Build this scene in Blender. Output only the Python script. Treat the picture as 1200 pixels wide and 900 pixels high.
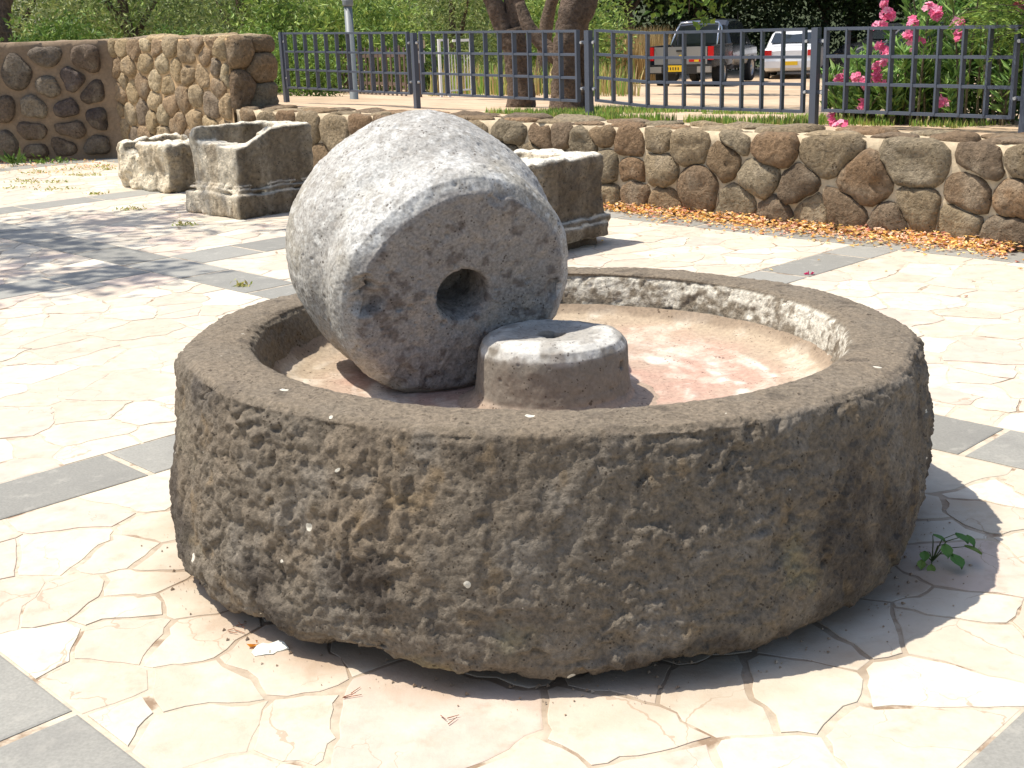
import bpy, math, random
import numpy as np
from mathutils import Vector, Matrix

# ------------------------------------------------------------------ scene, camera, light
scene = bpy.context.scene
for o in list(bpy.data.objects):
    bpy.data.objects.remove(o)
COL = scene.collection
RAD = math.radians

cam_data = bpy.data.cameras.new('camera')
cam_data.sensor_width = 36.0
cam_data.lens = 1450.0 / 1200.0 * 36.0
cam_data.clip_start = 0.05
cam_data.clip_end = 600.0
cam = bpy.data.objects.new('camera', cam_data)
COL.objects.link(cam)
PITCH, ROLL = RAD(16.37), RAD(-2.0)
_f = Vector((0, math.cos(PITCH), -math.sin(PITCH)))
_r = Vector((1, 0, 0))
_u = _r.cross(_f)
_ri = _r * math.cos(ROLL) + _u * math.sin(ROLL)
_up = -_r * math.sin(ROLL) + _u * math.cos(ROLL)
M = Matrix.Identity(4)
for i in range(3):
    M[i][0], M[i][1], M[i][2] = _ri[i], _up[i], -_f[i]
M.translation = (0, 0, 1.5)
cam.matrix_world = M
scene.camera = cam

SUN_EL = RAD(65.0)
SUN_DIR = Vector((-0.990 * math.cos(SUN_EL), 0.141 * math.cos(SUN_EL), math.sin(SUN_EL)))
world = bpy.data.worlds.new('World')
scene.world = world
world.use_nodes = True
wn = world.node_tree
for n in list(wn.nodes):
    wn.nodes.remove(n)
w_out = wn.nodes.new('ShaderNodeOutputWorld')
w_bg = wn.nodes.new('ShaderNodeBackground')
w_sky = wn.nodes.new('ShaderNodeTexSky')
w_sky.sky_type = 'NISHITA'
w_sky.sun_disc = False
w_sky.sun_elevation = SUN_EL
w_sky.sun_rotation = math.atan2(SUN_DIR.x, SUN_DIR.y)
w_sky.air_density = 1.0
w_sky.dust_density = 2.0
w_bg.inputs['Strength'].default_value = 0.15
wn.links.new(w_sky.outputs[0], w_bg.inputs[0])
wn.links.new(w_bg.outputs[0], w_out.inputs[0])

sun_data = bpy.data.lights.new('sun', 'SUN')
sun_data.energy = 4.8
sun_data.angle = RAD(0.55)
sun_data.color = (1.0, 0.945, 0.85)
sun = bpy.data.objects.new('sun', sun_data)
COL.objects.link(sun)
sun.rotation_euler = SUN_DIR.to_track_quat('Z', 'Y').to_euler()

vs = scene.view_settings
vs.view_transform = 'Standard'
vs.look = 'None'
vs.exposure = 0.38
vs.gamma = 1.0
vs.use_curve_mapping = False

# ------------------------------------------------------------------ numeric helpers
rng = np.random.default_rng(7)
random.seed(7)
GA = RAD(-45.6)
D1 = np.array([math.cos(GA), math.sin(GA)])      # along the stone wall, towards the viewer's right
D2 = np.array([-math.sin(GA), math.cos(GA)])     # away from the viewer, across the wall


def UV(u, v, z=0.0):
    p = u * D1 + v * D2
    return np.array([p[0], p[1], z])


def _hash(ix, iy, iz, seed):
    h = (ix.astype(np.int64) * 374761393 + iy.astype(np.int64) * 668265263 + iz.astype(np.int64) * 2147483647 + seed * 1274126177) & 0xFFFFFFFF
    h = ((h ^ (h >> 13)) * 1274126177) & 0xFFFFFFFF
    h = ((h ^ (h >> 16)) * 2246822519) & 0xFFFFFFFF
    h = h ^ (h >> 15)
    return (h & 0xFFFFFF) / float(0xFFFFFF) * 2.0 - 1.0


def noise(P, seed=0):
    P = np.asarray(P, float)
    F = np.floor(P)
    I = F.astype(np.int64)
    t = P - F
    t = t * t * t * (t * (t * 6 - 15) + 10)
    out = 0
    for dx in (0, 1):
        wx = t[:, 0] if dx else 1 - t[:, 0]
        for dy in (0, 1):
            wy = t[:, 1] if dy else 1 - t[:, 1]
            for dz in (0, 1):
                wz = t[:, 2] if dz else 1 - t[:, 2]
                out = out + wx * wy * wz * _hash(I[:, 0] + dx, I[:, 1] + dy, I[:, 2] + dz, seed)
    return out


def fbm(P, freq, octaves=3, seed=0, gain=0.5):
    P = np.asarray(P, float)
    s, a, tot = 0, 1.0, 0
    for k in range(octaves):
        s = s + a * noise(P * freq * (2.03 ** k) + 13.7 * k, seed + k * 17)
        tot += a
        a *= gain
    return s / tot


def billow(P, freq, octaves=2, seed=0):
    P = np.asarray(P, float)
    s, a, tot = 0, 1.0, 0
    for k in range(octaves):
        s = s + a * np.abs(noise(P * freq * (2.03 ** k) + 5.1 * k, seed + k * 31))
        tot += a
        a *= 0.5
    return s / tot


def pits(P, freq, seed, prob=0.4, rmin=0.10, rmax=0.34):
    """round pits scattered in space: 0 outside, up to 1 at a pit's centre"""
    X = np.asarray(P, float) * freq
    I = np.floor(X).astype(np.int64)
    out = np.zeros(len(X))
    for dx in (-1, 0, 1):
        for dy in (-1, 0, 1):
            for dz in (-1, 0, 1):
                c = [I[:, 0] + dx, I[:, 1] + dy, I[:, 2] + dz]
                h = _hash(*c, seed) * 0.5 + 0.5
                keep = h < prob
                if not keep.any():
                    continue
                k = np.where(keep)[0]
                ck = [q[k] for q in c]
                f = np.stack([ck[j] + 0.5 + 0.35 * _hash(*ck, seed + 1 + j) for j in range(3)], 1)
                rad = rmin + (rmax - rmin) * (h[k] / prob) ** 2
                d = np.linalg.norm(X[k] - f, axis=1)
                out[k] = np.maximum(out[k], np.sqrt(np.maximum(1 - (d / rad) ** 2, 0)) * rad / rmax)
    return out


def facets(P, freq, seed):
    """fractured stone: each cell of space gets its own tilted plane, with sharp breaks between the cells"""
    X = np.asarray(P, float) * freq
    I = np.floor(X).astype(np.int64)
    best = np.full(len(X), 9.0)
    out = np.zeros(len(X))
    for dx in (-1, 0, 1):
        for dy in (-1, 0, 1):
            for dz in (-1, 0, 1):
                c = [I[:, 0] + dx, I[:, 1] + dy, I[:, 2] + dz]
                h = [_hash(*c, seed + j) for j in range(3)]
                v = X - np.stack([c[j] + 0.5 + 0.45 * h[j] for j in range(3)], 1)
                d = (v * v).sum(1)
                k = d < best
                best[k] = d[k]
                g = [(h[(j + 1) % 3] * 7.3 + h[j] * 3.1) for j in range(3)]
                tilt = sum(v[:, j] * np.sin(g[j] * 5.0) for j in range(3))
                out[k] = (tilt + 0.35 * np.sin(g[0] * 11.0))[k]
    return out


def sstep(a, b, x):
    t = np.clip((x - a) / (b - a), 0, 1)
    return t * t * (3 - 2 * t)


def mesh_np(name, V, F, cols=None, smooth=True):
    """V (n,3), F (m,k) integer array or list of tuples"""
    me = bpy.data.meshes.new(name)
    V = np.asarray(V, np.float32)
    if isinstance(F, np.ndarray):
        m, k = F.shape
        me.vertices.add(len(V))
        me.vertices.foreach_set('co', V.ravel())
        me.loops.add(m * k)
        me.loops.foreach_set('vertex_index', F.astype(np.int32).ravel())
        me.polygons.add(m)
        me.polygons.foreach_set('loop_start', np.arange(0, m * k, k, dtype=np.int32))
        me.polygons.foreach_set('loop_total', np.full(m, k, np.int32))
        me.update(calc_edges=True)
    else:
        me.from_pydata(V.tolist(), [], F)
    me.polygons.foreach_set('use_smooth', np.full(len(me.polygons), bool(smooth)))
    if cols is not None:
        add_col(me, cols)
    me.validate()
    me.update()
    return me


def add_col(me, cols):
    cols = np.asarray(cols, np.float32)
    if cols.ndim == 1:
        cols = np.tile(cols, (len(me.vertices), 1))
    at = me.color_attributes.new('tint', 'FLOAT_COLOR', 'POINT')
    at.data.foreach_set('color', np.c_[cols, np.ones(len(cols))].astype(np.float32).ravel())


def obj(name, me, mat=None, parent=None, loc=None):
    o = bpy.data.objects.new(name, me)
    COL.objects.link(o)
    if mat is not None and me is not None and not me.materials:
        me.materials.append(mat)
    if loc is not None:
        o.location = loc
    if parent is not None:
        o.parent = parent
    return o


def tag(o, label=None, cat=None, group=None, kind=None):
    if label: o['label'] = label
    if cat: o['category'] = cat
    if group: o['group'] = group
    if kind: o['kind'] = kind
    return o


def empty(name, loc, rz=0.0):
    o = bpy.data.objects.new(name, None)
    COL.objects.link(o)
    o.location = loc
    o.rotation_euler = (0, 0, rz)
    return o


class MB:
    """collects boxes, tubes and loose polygons of one part"""
    def __init__(s):
        s.v, s.f = [], []

    def add(s, V, F):
        n = len(s.v)
        s.v.extend([tuple(map(float, p)) for p in V])
        s.f.extend([tuple(i + n for i in f) for f in F])
        return s

    def box(s, c, size, ax=None):
        c = np.array(c, float)
        ax = np.eye(3) if ax is None else np.array(ax, float)
        h = np.array(size, float) / 2
        V = [c + ax[0] * h[0] * a + ax[1] * h[1] * b + ax[2] * h[2] * d for d in (-1, 1) for b in (-1, 1) for a in (-1, 1)]
        return s.add(V, [(0, 2, 3, 1), (4, 5, 7, 6), (0, 1, 5, 4), (2, 6, 7, 3), (0, 4, 6, 2), (1, 3, 7, 5)])

    def bar(s, a, b, w, d, side=None):
        a, b = np.array(a, float), np.array(b, float)
        t = b - a
        L = np.linalg.norm(t)
        t /= L
        ref = np.array(side, float) if side is not None else (np.array([0, 0, 1.0]) if abs(t[2]) < 0.9 else np.array([1.0, 0, 0]))
        e1 = ref - t * (ref @ t)
        e1 /= np.linalg.norm(e1)
        e2 = np.cross(t, e1)
        return s.box((a + b) / 2, (w, d, L), (e1, e2, t))

    def tube(s, pts, rad, n=10, cap=True):
        pts = [np.array(p, float) for p in pts]
        if not hasattr(rad, '__len__'):
            rad = [rad] * len(pts)
        base = len(s.v)
        prev = None
        for i, p in enumerate(pts):
            t = pts[min(i + 1, len(pts) - 1)] - pts[max(i - 1, 0)]
            t = t / (np.linalg.norm(t) + 1e-9)
            if prev is None:
                ref = np.array([0, 0, 1.0]) if abs(t[2]) < 0.9 else np.array([1.0, 0, 0])
            else:
                ref = prev
            e1 = ref - t * (ref @ t)
            e1 /= np.linalg.norm(e1)
            prev = e1
            e2 = np.cross(t, e1)
            for k in range(n):
                a = 2 * math.pi * k / n
                s.v.append(tuple(p + rad[i] * (math.cos(a) * e1 + math.sin(a) * e2)))
        for i in range(len(pts) - 1):
            for k in range(n):
                a, b = base + i * n + k, base + i * n + (k + 1) % n
                s.f.append((a, b, b + n, a + n))
        if cap:
            s.f.append(tuple(base + k for k in reversed(range(n))))
            s.f.append(tuple(base + (len(pts) - 1) * n + k for k in range(n)))
        return s

    def mesh(s, name, smooth=False, cols=None):
        me = bpy.data.meshes.new(name)
        me.from_pydata(s.v, [], s.f)
        me.polygons.foreach_set('use_smooth', np.full(len(me.polygons), bool(smooth)))
        if cols is not None:
            add_col(me, cols)
        me.update()
        return me

    def build(s, name, mat, parent=None, smooth=False, cols=None, loc=None):
        return obj(name, s.mesh(name, smooth, cols), mat, parent, loc)


# ------------------------------------------------------------------ materials
def new_mat(name):
    m = bpy.data.materials.new(name)
    m.use_nodes = True
    nt = m.node_tree
    b = nt.nodes['Principled BSDF']
    return m, nt, b


def nd(nt, typ, **kw):
    n = nt.nodes.new(typ)
    for k, v in kw.items():
        if k in n.inputs:
            n.inputs[k].default_value = v
        else:
            setattr(n, k, v)
    return n


def simple(name, col, rough=0.5, metal=0.0, var=0.12, scale=20.0, bump=0.0):
    m, nt, b = new_mat(name)
    tc = nd(nt, 'ShaderNodeTexCoord')
    nz = nd(nt, 'ShaderNodeTexNoise', Scale=scale, Detail=4.0)
    nt.links.new(tc.outputs['Object'], nz.inputs['Vector'])
    mr = nd(nt, 'ShaderNodeMapRange')
    mr.inputs['To Min'].default_value = 1 - var
    mr.inputs['To Max'].default_value = 1 + var
    nt.links.new(nz.outputs['Fac'], mr.inputs['Value'])
    mx = nd(nt, 'ShaderNodeMix', data_type='RGBA', blend_type='MULTIPLY')
    mx.inputs[0].default_value = 1.0
    mx.inputs[6].default_value = (*col, 1)
    nt.links.new(mr.outputs[0], mx.inputs[7])
    nt.links.new(mx.outputs[2], b.inputs['Base Color'])
    b.inputs['Roughness'].default_value = rough
    b.inputs['Metallic'].default_value = metal
    if bump:
        bp = nd(nt, 'ShaderNodeBump', Strength=bump, Distance=0.01)
        nt.links.new(nz.outputs['Fac'], bp.inputs['Height'])
        nt.links.new(bp.outputs[0], b.inputs['Normal'])
    return m


def tinted(name, rough=0.9, var=0.25, scale=40.0, bump=0.4, dist=0.004, pits=0.0, pit_scale=60.0, spots=0.0, spec=0.3, world=False, translucent=0.0):
    """base colour from the 'tint' attribute, broken up by fine grain, pits and pale specks"""
    m, nt, b = new_mat(name)
    at = nd(nt, 'ShaderNodeVertexColor', layer_name='tint')
    if world:
        src = nd(nt, 'ShaderNodeNewGeometry').outputs['Position']
    else:
        src = nd(nt, 'ShaderNodeTexCoord').outputs['Object']
    nz = nd(nt, 'ShaderNodeTexNoise', Scale=scale, Detail=6.0, Roughness=0.65)
    nt.links.new(src, nz.inputs['Vector'])
    mr = nd(nt, 'ShaderNodeMapRange')
    mr.inputs['From Min'].default_value = 0.28
    mr.inputs['From Max'].default_value = 0.72
    mr.inputs['To Min'].default_value = 1 - var
    mr.inputs['To Max'].default_value = 1 + var
    nt.links.new(nz.outputs['Fac'], mr.inputs['Value'])
    mx = nd(nt, 'ShaderNodeMix', data_type='RGBA', blend_type='MULTIPLY')
    mx.inputs[0].default_value = 1.0
    nt.links.new(at.outputs['Color'], mx.inputs[6])
    nt.links.new(mr.outputs[0], mx.inputs[7])
    colr = mx.outputs[2]
    height = nz.outputs['Fac']
    if pits:
        vo = nd(nt, 'ShaderNodeTexVoronoi', Scale=pit_scale)
        nt.links.new(src, vo.inputs['Vector'])
        n2 = nd(nt, 'ShaderNodeTexNoise', Scale=pit_scale * 0.35, Detail=2.0)
        nt.links.new(src, n2.inputs['Vector'])
        th = nd(nt, 'ShaderNodeMapRange')          # only some cells become pits
        th.inputs['From Min'].default_value = 0.45
        th.inputs['From Max'].default_value = 0.75
        th.inputs['To Min'].default_value = 0.0
        th.inputs['To Max'].default_value = 0.42
        nt.links.new(n2.outputs['Fac'], th.inputs['Value'])
        lt = nd(nt, 'ShaderNodeMath', operation='LESS_THAN')
        nt.links.new(vo.outputs['Distance'], lt.inputs[0])
        nt.links.new(th.outputs[0], lt.inputs[1])
        ma = nd(nt, 'ShaderNodeMath', operation='MULTIPLY_ADD')
        ma.inputs[1].default_value = -pits
        nt.links.new(lt.outputs[0], ma.inputs[0])
        nt.links.new(height, ma.inputs[2])
        height = ma.outputs[0]
        mp = nd(nt, 'ShaderNodeMix', data_type='RGBA', blend_type='MULTIPLY')
        mp.inputs[7].default_value = (0.45, 0.42, 0.4, 1)
        nt.links.new(lt.outputs[0], mp.inputs[0])
        nt.links.new(colr, mp.inputs[6])
        colr = mp.outputs[2]
    if spots:
        vo2 = nd(nt, 'ShaderNodeTexVoronoi', Scale=13.0)
        nt.links.new(src, vo2.inputs['Vector'])
        sp = nd(nt, 'ShaderNodeSeparateColor')
        nt.links.new(vo2.outputs['Color'], sp.inputs[0])
        rr = nd(nt, 'ShaderNodeMapRange')
        rr.inputs['From Min'].default_value = 0.72
        rr.inputs['From Max'].default_value = 1.0
        rr.inputs['To Max'].default_value = spots
        nt.links.new(sp.outputs[0], rr.inputs['Value'])
        l2 = nd(nt, 'ShaderNodeMath', operation='LESS_THAN')
        nt.links.new(vo2.outputs['Distance'], l2.inputs[0])
        nt.links.new(rr.outputs[0], l2.inputs[1])
        ms = nd(nt, 'ShaderNodeMix', data_type='RGBA')
        ms.inputs[7].default_value = (0.62, 0.58, 0.48, 1)
        nt.links.new(l2.outputs[0], ms.inputs[0])
        nt.links.new(colr, ms.inputs[6])
        colr = ms.outputs[2]
    nt.links.new(colr, b.inputs['Base Color'])
    b.inputs['Roughness'].default_value = rough
    b.inputs['Specular IOR Level'].default_value = spec
    if bump:
        bp = nd(nt, 'ShaderNodeBump', Strength=bump, Distance=dist)
        nt.links.new(height, bp.inputs['Height'])
        nt.links.new(bp.outputs[0], b.inputs['Normal'])
    if translucent:
        tr = nd(nt, 'ShaderNodeBsdfTranslucent')
        nt.links.new(colr, tr.inputs['Color'])
        ms = nd(nt, 'ShaderNodeMixShader')
        ms.inputs[0].default_value = translucent
        nt.links.new(b.outputs[0], ms.inputs[1])
        nt.links.new(tr.outputs[0], ms.inputs[2])
        nt.links.new(ms.outputs[0], nt.nodes['Material Output'].inputs['Surface'])
    return m


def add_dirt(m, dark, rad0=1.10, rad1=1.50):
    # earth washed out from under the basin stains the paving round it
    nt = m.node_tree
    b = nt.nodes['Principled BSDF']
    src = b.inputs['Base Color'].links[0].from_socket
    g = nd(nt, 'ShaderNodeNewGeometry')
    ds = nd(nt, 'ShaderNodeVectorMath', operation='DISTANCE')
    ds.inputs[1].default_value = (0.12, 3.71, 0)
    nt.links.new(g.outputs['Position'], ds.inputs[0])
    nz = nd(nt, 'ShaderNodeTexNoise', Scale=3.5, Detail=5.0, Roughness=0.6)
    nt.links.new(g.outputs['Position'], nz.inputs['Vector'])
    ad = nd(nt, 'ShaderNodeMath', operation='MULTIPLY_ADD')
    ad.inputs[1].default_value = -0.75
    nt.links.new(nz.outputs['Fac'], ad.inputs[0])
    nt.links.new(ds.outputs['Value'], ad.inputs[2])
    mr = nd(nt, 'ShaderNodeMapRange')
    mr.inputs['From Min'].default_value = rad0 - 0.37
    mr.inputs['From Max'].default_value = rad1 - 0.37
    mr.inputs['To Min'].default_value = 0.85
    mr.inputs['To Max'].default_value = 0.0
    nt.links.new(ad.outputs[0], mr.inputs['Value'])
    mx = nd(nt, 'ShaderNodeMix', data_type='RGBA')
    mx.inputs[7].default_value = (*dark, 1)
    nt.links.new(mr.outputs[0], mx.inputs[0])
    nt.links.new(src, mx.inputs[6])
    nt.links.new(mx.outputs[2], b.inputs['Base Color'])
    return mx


def add_blotch(m, col, scale, lo, hi, amount, detail=5.0, stretch=None):
    """stains with a shape of their own laid over a material's colour"""
    nt = m.node_tree
    b = nt.nodes['Principled BSDF']
    src = b.inputs['Base Color'].links[0].from_socket
    g = nd(nt, 'ShaderNodeNewGeometry')
    nz = nd(nt, 'ShaderNodeTexNoise', Scale=scale, Detail=detail, Roughness=0.62)
    vec = g.outputs['Position']
    if stretch:
        mp = nd(nt, 'ShaderNodeMapping')
        mp.inputs['Scale'].default_value = stretch
        nt.links.new(vec, mp.inputs['Vector'])
        vec = mp.outputs[0]
    nt.links.new(vec, nz.inputs['Vector'])
    mr = nd(nt, 'ShaderNodeMapRange')
    mr.inputs['From Min'].default_value = lo
    mr.inputs['From Max'].default_value = hi
    mr.inputs['To Max'].default_value = amount
    nt.links.new(nz.outputs['Fac'], mr.inputs['Value'])
    mx = nd(nt, 'ShaderNodeMix', data_type='RGBA')
    mx.inputs[7].default_value = (*col, 1)
    nt.links.new(mr.outputs[0], mx.inputs[0])
    nt.links.new(src, mx.inputs[6])
    nt.links.new(mx.outputs[2], b.inputs['Base Color'])


MAT = dict(
    basalt=tinted('basalt', var=0.48, scale=85, bump=0.9, dist=0.008, pits=0.45, pit_scale=95, spots=0.19),
    roller=tinted('pitted_roller_stone', var=0.42, scale=120, bump=0.6, dist=0.004, pits=0.9, pit_scale=85),
    plaster=tinted('basin_plaster', var=0.24, scale=75, bump=0.5, dist=0.004, pits=0.3, pit_scale=90),
    limestone=tinted('weathered_limestone', var=0.45, scale=34, bump=1.0, dist=0.022, pits=0.5, pit_scale=45),
    boulder=tinted('field_stone', var=0.45, scale=30, bump=1.0, dist=0.035, pits=0.35, pit_scale=48),
    mortar=tinted('wall_mortar', var=0.2, scale=25, bump=0.6, dist=0.010),
    flag=tinted('flagstone', var=0.12, scale=14, bump=0.5, dist=0.008, world=True, rough=0.8),
    slab=tinted('basalt_slab', var=0.16, scale=120, bump=0.3, dist=0.002, world=True, rough=0.8),
    joint=tinted('paving_joint', var=0.25, scale=22, bump=0.5, dist=0.006, world=True),
    leaf=tinted('leaf', var=0.2, scale=3, bump=0.0, rough=0.55, translucent=0.25),
    petal=tinted('petal', var=0.1, scale=30, bump=0.0, rough=0.7, translucent=0.3),
    bark=tinted('bark', var=0.6, scale=26, bump=1.0, dist=0.05),
    earth=tinted('earth', var=0.25, scale=3, bump=0.5, dist=0.03, world=True),
    grass=tinted('grass_blade', var=0.2, scale=3, bump=0.0, rough=0.6, translucent=0.3),
    fence=simple('painted_iron', (0.075, 0.088, 0.115), rough=0.45, var=0.15, scale=9),
    zinc=simple('galvanised_bolt', (0.55, 0.55, 0.55), rough=0.35, metal=0.6),
    pole=simple('grey_pole_paint', (0.17, 0.19, 0.195), rough=0.5),
)
add_blotch(MAT['flag'], (0.52, 0.415, 0.325), 2.6, 0.48, 0.72, 0.5)
add_blotch(MAT['flag'], (0.36, 0.27, 0.19), 9.0, 0.55, 0.72, 0.55, 9.0)
add_blotch(MAT['flag'], (0.44, 0.355, 0.25), 30.0, 0.58, 0.72, 0.4, 6.0)
add_blotch(MAT['flag'], (0.62, 0.575, 0.47), 5.0, 0.52, 0.70, 0.5)
add_blotch(MAT['joint'], (0.21, 0.135, 0.08), 6.0, 0.55, 0.63, 0.85)
add_blotch(MAT['joint'], (0.53, 0.46, 0.36), 4.0, 0.52, 0.66, 0.7)
add_blotch(MAT['slab'], (0.40, 0.38, 0.33), 14.0, 0.55, 0.72, 0.5, 8.0)
add_blotch(MAT['slab'], (0.15, 0.145, 0.135), 3.0, 0.52, 0.75, 0.4)
def add_cracks(m, col, scale, width, amount):
    # hairline cracks and bedding seams that run across some of the stones
    nt = m.node_tree
    b = nt.nodes['Principled BSDF']
    src = b.inputs['Base Color'].links[0].from_socket
    g = nd(nt, 'ShaderNodeNewGeometry')
    nz = nd(nt, 'ShaderNodeTexNoise', Scale=6.0, Detail=4.0)
    nt.links.new(g.outputs['Position'], nz.inputs['Vector'])
    sc = nd(nt, 'ShaderNodeVectorMath', operation='SCALE')
    sc.inputs['Scale'].default_value = 0.22
    nt.links.new(nz.outputs['Color'], sc.inputs[0])
    ad = nd(nt, 'ShaderNodeVectorMath', operation='ADD')
    nt.links.new(g.outputs['Position'], ad.inputs[0])
    nt.links.new(sc.outputs[0], ad.inputs[1])
    vo = nd(nt, 'ShaderNodeTexVoronoi', feature='DISTANCE_TO_EDGE', Scale=scale)
    nt.links.new(ad.outputs[0], vo.inputs['Vector'])
    n2 = nd(nt, 'ShaderNodeTexNoise', Scale=2.3, Detail=2.0)
    nt.links.new(g.outputs['Position'], n2.inputs['Vector'])
    th = nd(nt, 'ShaderNodeMapRange')
    th.inputs['From Min'].default_value = 0.50
    th.inputs['From Max'].default_value = 0.66
    th.inputs['To Max'].default_value = width
    nt.links.new(n2.outputs['Fac'], th.inputs['Value'])
    lt = nd(nt, 'ShaderNodeMath', operation='LESS_THAN')
    nt.links.new(vo.outputs['Distance'], lt.inputs[0])
    nt.links.new(th.outputs[0], lt.inputs[1])
    mu = nd(nt, 'ShaderNodeMath', operation='MULTIPLY')
    mu.inputs[1].default_value = amount
    nt.links.new(lt.outputs[0], mu.inputs[0])
    mx = nd(nt, 'ShaderNodeMix', data_type='RGBA')
    mx.inputs[7].default_value = (*col, 1)
    nt.links.new(mu.outputs[0], mx.inputs[0])
    nt.links.new(src, mx.inputs[6])
    nt.links.new(mx.outputs[2], b.inputs['Base Color'])


add_cracks(MAT['flag'], (0.36, 0.275, 0.195), 3.1, 0.012, 0.7)
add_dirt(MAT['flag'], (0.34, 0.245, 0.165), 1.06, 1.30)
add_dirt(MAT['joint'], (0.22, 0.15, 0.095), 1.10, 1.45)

# ------------------------------------------------------------------ pavement
_fn, _rn, _un = np.array(_f), np.array(_ri), np.array(_up)


def to_px(P):
    d = np.atleast_2d(P) - np.array([0, 0, 1.5])
    z = np.maximum(d @ _fn, 0.01)
    return np.c_[600 + 1450 * (d @ _rn) / z, 450 - 1450 * (d @ _un) / z], d @ _fn


def clip_poly(poly, p, n):
    """keep the side where (x-p).n <= 0"""
    out = []
    d = [(q - p) @ n for q in poly]
    for i in range(len(poly)):
        a, b = poly[i], poly[(i + 1) % len(poly)]
        da, db = d[i], d[(i + 1) % len(poly)]
        if da <= 0:
            out.append(a)
        if (da < 0 < db) or (db < 0 < da):
            out.append(a + (b - a) * (da / (da - db)))
    return out


def voronoi_cells(rect, pts, wts=None):
    """cells of pts inside rect (u0,u1,v0,v1)"""
    u0, u1, v0, v1 = rect
    cells = []
    for i, p in enumerate(pts):
        poly = [np.array(q, float) for q in ((u0, v0), (u1, v0), (u1, v1), (u0, v1))]
        dist = np.hypot(*(pts - p).T)
        for j in np.argsort(dist)[1:22]:
            q = pts[j]
            w = 0.5
            if wts is not None:
                w = wts[i] / (wts[i] + wts[j])
            poly = clip_poly(poly, p + (q - p) * w, (q - p))
            if len(poly) < 3:
                break
        if len(poly) >= 3:
            cells.append((p, np.array(poly)))
    return cells


def scatter_pts(rect, rmin, rmax, r, tries=4000):
    u0, u1, v0, v1 = rect
    P, Rr, n = np.zeros((tries, 2)), np.zeros(tries), 0
    Q = np.c_[r.uniform(u0, u1, tries), r.uniform(v0, v1, tries)]
    K = rmin + (rmax - rmin) * r.random(tries) ** 1.6
    for q, k in zip(Q, K):
        e = P[:n] - q
        if n == 0 or np.all(e[:, 0] ** 2 + e[:, 1] ** 2 > (0.5 * (k + Rr[:n])) ** 2):
            P[n], Rr[n] = q, k
            n += 1
    return P[:n].copy(), Rr[:n].copy()


def shrink(poly, d):
    c = poly.mean(0)
    out = [q for q in poly]
    n = len(poly)
    for i in range(n):
        a, b = poly[i], poly[(i + 1) % n]
        e = b - a
        L = np.hypot(*e)
        if L < 1e-6:
            continue
        nn = np.array([e[1], -e[0]]) / L
        if (c - a) @ nn > 0:
            nn = -nn
        out = clip_poly(out, a - nn * d, nn)
        if len(out) < 3:
            return None
    return np.array(out)


def resample(poly, step):
    pts = []
    n = len(poly)
    for i in range(n):
        a, b = poly[i], poly[(i + 1) % n]
        k = max(1, int(round(np.hypot(*(b - a)) / step)))
        for j in range(k):
            pts.append(a + (b - a) * j / k)
    return np.array(pts)


VBANDS = [(0.66, 1.04), (3.93, 4.30), (7.30, 7.66)]
UBANDS = [(-0.95, -0.58), (-4.19, -3.85), (-7.78, -7.34), (-11.44, -11.02), (-15.0, -14.64)]
pav = np.array([UV(-20, -3), UV(5, -3), UV(5, 8.0), UV(-20, 8.0)])
pavement = obj('pavement', mesh_np('pavement', pav - [0, 0, 0.0022], np.array([[0, 1, 2, 3]]), np.array([0.50, 0.425, 0.325])), MAT['joint'])
tag(pavement, kind='structure')

v_edges = [(-2.6, VBANDS[0][0])] + [(VBANDS[i][1], VBANDS[i + 1][0]) for i in range(2)]
u_edges = [(UBANDS[i + 1][1], UBANDS[i][0]) for i in range(4)] + [(-18.2, UBANDS[4][0])]
u_edges = [(UBANDS[0][1], 2.4)] + u_edges
stones = []
SC = np.array([0.12, 3.71])      # basin centre
for (v0, v1) in v_edges:
    for (u0, u1) in u_edges:
        cs = np.array([UV(u, v) for u in np.linspace(u0, u1, 6) for v in np.linspace(v0, v1, 6)])
        px, dz = to_px(cs)
        if not np.any((px[:, 0] > -260) & (px[:, 0] < 1460) & (px[:, 1] < 1150) & (px[:, 1] > 100) & (dz > 0.5)):
            continue
        r = np.random.default_rng(abs(int(u0 * 100)) * 7 + abs(int(v0 * 100)) + 5)
        pts, wts = scatter_pts((u0, u1, v0, v1), 0.13, 0.43, r, 1300)
        for c, poly in voronoi_cells((u0, u1, v0, v1), pts, wts ** 0.7):
            w3 = UV(*c)
            p, dz = to_px(w3)
            if dz[0] < 0.6 or not (-300 < p[0, 0] < 1500 and 120 < p[0, 1] < 1200):
                continue
            if np.hypot(*(w3[:2] - SC)) < 0.55:
                continue
            sp = shrink(poly, r.uniform(0.002, 0.0115))
            if sp is None or len(sp) < 3:
                continue
            area = 0.5 * abs(np.sum(sp[:, 0] * np.roll(sp[:, 1], -1) - sp[:, 1] * np.roll(sp[:, 0], -1)))
            if area < 0.006:
                continue
            stones.append((area / dz[0] ** 2 * (1 if -40 < p[0, 0] < 1240 and p[0, 1] < 960 else 0.02), c, sp, (u0, u1, v0, v1), r.random(), r.random(3)))
stones.sort(key=lambda s: -s[0])


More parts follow.
